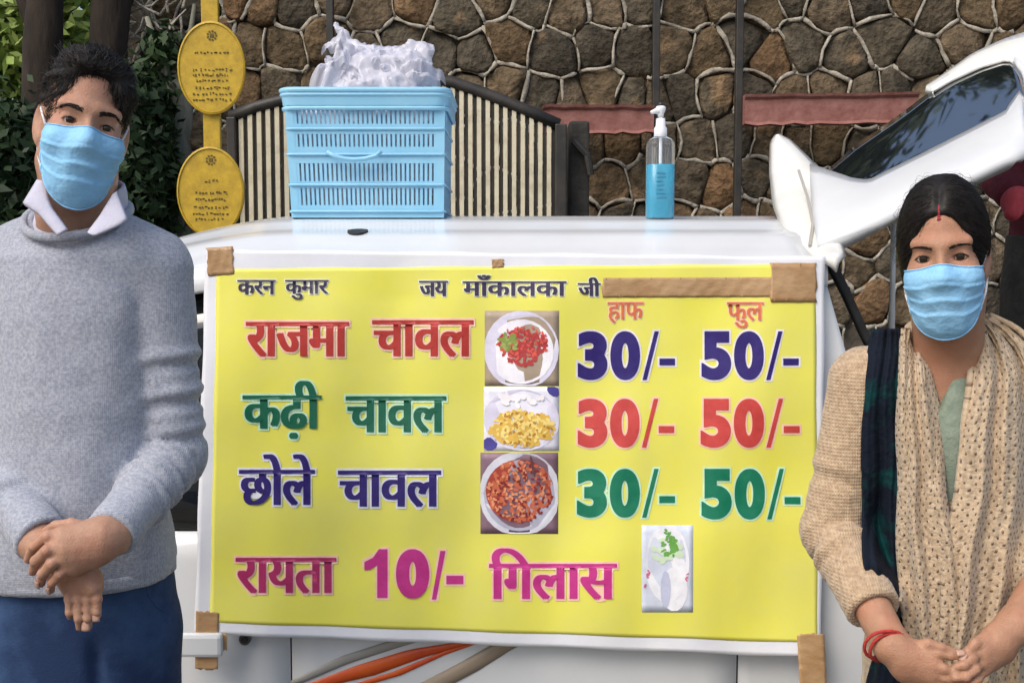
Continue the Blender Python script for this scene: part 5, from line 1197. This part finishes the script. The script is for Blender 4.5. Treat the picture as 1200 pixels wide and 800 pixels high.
# hanging cloths in front of the body
def drape(name, rows, m, parent, folds, amp, thick=.004, base=None, n=30, mrows=90, ph=0.0, lift=.006, edge=1.5, ymin=1.40):
    """rows: (py, px_inner, px_outer); lies on the cardigan and falls in folds"""
    R_ = np.array(rows, float); G = np.zeros((n, mrows, 3)); py = np.linspace(R_[0,0], R_[-1,0], mrows)
    for j, y in enumerate(py):
        a = np.interp(y, R_[:,0], R_[:,1]); b = np.interp(y, R_[:,0], R_[:,2])
        for i, u in enumerate(np.linspace(0,1,n)):
            x = a+(b-a)*u + edge*sin(y*.045+ph+u*3)
            p = P(x, y, 1.57); G[i,j] = (p.x, 0, p.z)
    Ys = np.linspace(1.42,1.74,110); Q = np.repeat(G.reshape(-1,3), 110, 0); Q[:,1] = np.tile(Ys, G.shape[0]*G.shape[1])
    k_ = Ys-0.0; sc1 = (Q[:,1]/1.57); Q2 = Q.copy(); Q2[:,0] = Q[:,0]*sc1; Q2[:,2] = 1.4+(Q[:,2]-1.4)*sc1
    d = gc.sample(Q2).reshape(-1,110) if base is None else np.minimum(gc.sample(Q2), base.sample(Q2)).reshape(-1,110)
    hit = d < .002; i0 = np.argmax(hit, 1); ok = hit.any(1); Y = np.where(ok, Ys[i0], np.nan).reshape(n, mrows)
    for i in range(n):
        r_ = Y[i]; bad = np.isnan(r_)
        if bad.all(): r_[:] = 1.58
        elif bad.any(): r_[bad] = np.interp(np.flatnonzero(bad), np.flatnonzero(~bad), r_[~bad])
    for _ in range(12):
        Z = Y.copy(); Z[1:-1] = (Y[:-2]+Y[1:-1]*2+Y[2:])/4; W = Z.copy(); W[:,1:-1] = (Z[:,:-2]+Z[:,1:-1]*2+Z[:,2:])/4; Y = np.minimum(W, Y+.001)
    Y = np.maximum(Y, ymin)
    u = np.linspace(0,1,n)[:,None]; v = np.linspace(0,1,mrows)[None,:]
    fold = amp*(np.sin(u*2*pi*folds+ph+.8*np.sin(v*5+ph))+.5*np.sin(u*2*pi*folds*1.9+v*3+ph))*.5
    Y = Y - lift - amp*.7 + fold
    for i in range(n):
        for j in range(mrows): t = Y[i,j]/1.57; G[i,j] = (G[i,j,0]*t, Y[i,j], 1.4+(G[i,j,2]-1.4)*t)
    return grid_obj(name, G, m, parent, thick)
drape('scarf', [(385,1026,1052),(410,1018,1055),(450,1013,1053),(550,1010,1052),(650,1013,1052),(720,1022,1060),(755,1030,1062),(775,1022,1056),(830,1008,1046)], M['dupatta'], wom, 2.2, .007, ph=.5, lift=.004, ymin=1.545)
s1 = drape('shawl_panel', [(384,1058,1074),(400,1053,1084),(430,1051,1093),(470,1051,1101),(520,1050,1107),(600,1050,1114),(680,1052,1126),(760,1060,1136),(850,1064,1140)], M['shawl'], wom, 2.0, .015, ph=1.2, lift=.012, ymin=1.53, thick=.008)
s2 = drape('shawl_panel', [(372,1139,1158),(385,1141,1186),(405,1141,1210),(440,1138,1236),(480,1133,1246),(540,1125,1250),(600,1117,1252),(680,1106,1236),(760,1100,1216),(850,1096,1210)], M['shawl'], wom, 3.4, .017, ph=.2, lift=.018, n=70, ymin=1.53, thick=.008)
# the shawl round the back of the neck
MB().tube([P(1070,392,1.665), P(1070,387,1.69), P(1085,382,1.735), P(1112,380,1.75), P(1140,382,1.735), P(1154,387,1.69), P(1154,392,1.665)], [.006,.014,.02,.02,.02,.014,.006], 12).build('shawl_neck_fold', M['shawl'], wom, smooth=True)

# ================= someone behind, only an edge in the picture
by = empty('person', (1.52, 2.95, .45), 'bystander in a maroon top cut off by the picture edge behind the woman', 'person')
g = SDF(axis([(-9,9)],1.15,1.95,.009,.009), axis([(-9,9)],2.6,3.25,.009,.009), axis([(-9,9)],.42,2.35,.01,.01))
BX = 1.48; g.loft([(1.30,BX,2.95,.13,.10),(1.6,BX,2.95,.12,.09),(1.86,BX,2.96,.13,.09),(1.93,BX,2.97,.07,.06)], .03); FB = Frame((BX,2.93,2.15), rot(yaw=-.4), 1.0); head(g, FB, True); g.cone((BX,2.96,2.08),(BX,2.97,1.9),.05,.055,.03)
for s in (-1,1): g.cone((BX+s*.08,2.95,1.32),(BX+s*.08,2.95,.95),.08,.055,.03); g.cone((BX+s*.08,2.95,.95),(BX+s*.08,2.97,.50),.055,.04,.02)
g.cone((BX-.15,2.96,1.83),(BX-.19,2.93,1.60),.04,.036,.02); g.cone((BX-.19,2.93,1.60),(BX-.22,2.80,1.55),.036,.028,.01)
hb = (BX-.225,2.78,1.545)
for k in range(4): finger(g, [(hb[0]+.01-.002*k, hb[1]-.01, hb[2]+.012-.011*k), (hb[0]-.03, hb[1]-.03, hb[2]+.010-.012*k), (hb[0]-.028, hb[1]-.055, hb[2]+.008-.012*k)], .009)
g.cone((hb[0],hb[1],hb[2]),(hb[0]-.005,hb[1]-.02,hb[2]-.005),.03,.028,.01)
g.build('body', M['skin_w'], by)
gl = SDF(axis([(-9,9)],1.15,1.40,.005,.005), axis([(-9,9)],2.62,2.9,.005,.005), axis([(-9,9)],1.44,1.64,.005,.005))
gl.cone((hb[0]+.005,hb[1]+.01,hb[2]),(hb[0]-.01,hb[1]-.02,hb[2]-.003),.037,.035,.01); gl.cone((hb[0]-.02,hb[1]-.04,hb[2]+.012),(hb[0]-.03,hb[1]-.05,hb[2]-.03),.022,.020,.02); gl.cone((hb[0]-.01,hb[1]-.035,hb[2]+.02),(hb[0]+.02,hb[1]-.065,hb[2]+.012),.014,.011,.01)
gl.build('red_mitten', M['pink'], by)
g = SDF(axis([(-9,9)],1.15,1.95,.008,.008), axis([(-9,9)],2.6,3.25,.008,.008), axis([(-9,9)],1.3,2.0,.008,.008))
g.loft([(1.44,BX,2.95,.155,.125),(1.6,BX,2.95,.145,.115),(1.82,BX,2.96,.15,.11),(1.93,BX,2.97,.08,.07)], .03, fold=lambda dx, dy, z: .006*nz3(dx,dy,z,30,3))
g.cone((BX-.15,2.96,1.84),(BX-.19,2.93,1.61),.055,.052,.03,wr=(.005,3,.2,1,0)); g.cone((BX-.19,2.93,1.61),(BX-.212,2.84,1.57),.052,.042,.02); g.cone((BX+.15,2.96,1.84),(BX+.20,2.93,1.60),.055,.05,.03); g.cone((BX+.2,2.93,1.6),(BX+.12,2.8,1.55),.05,.04,.02)
g.build('maroon_top', M['maroon'], by)
g = SDF(axis([(-9,9)],1.2,1.9,.009,.009), axis([(-9,9)],2.7,3.2,.009,.009), axis([(-9,9)],.5,1.5,.01,.01))
g.loft([(1.0,BX,2.95,.17,.13),(1.2,BX,2.95,.165,.13),(1.47,BX,2.95,.158,.125)], .03, fold=lambda dx, dy, z: .008*nz3(dx,dy*0,z*.3,40,3))
for s in (-1,1): g.cone((BX+s*.08,2.95,1.1),(BX+s*.08,2.96,.55),.085,.06,.03)
g.build('dark_trousers', M['dark_cloth'], by)
hgb = SDF(axis([(-9,9)],BX-.12,BX+.12,.006,.006), axis([(-9,9)],2.8,3.12,.006,.006), axis([(-9,9)],1.95,2.32,.006,.006)); hgb.ell((0,.02,.035),(.076,.096,.085),.01,FB); hgb.ell((0,-.11,-.02),(.065,.08,.095),.006,FB,mode='sub'); hgb.build('hair', M['hair'], by)
for s in (-1,1):
    g = SDF(axis([(-9,9)],BX+s*.08-.08,BX+s*.08+.08,.008,.008), axis([(-9,9)],2.72,3.08,.008,.008), axis([(-9,9)],.44,.60,.007,.007)); g.cone((BX+s*.08,2.98,.50),(BX+s*.08,2.82,.485),.042,.034,.02); g.build('shoe', M['rubber'], by)
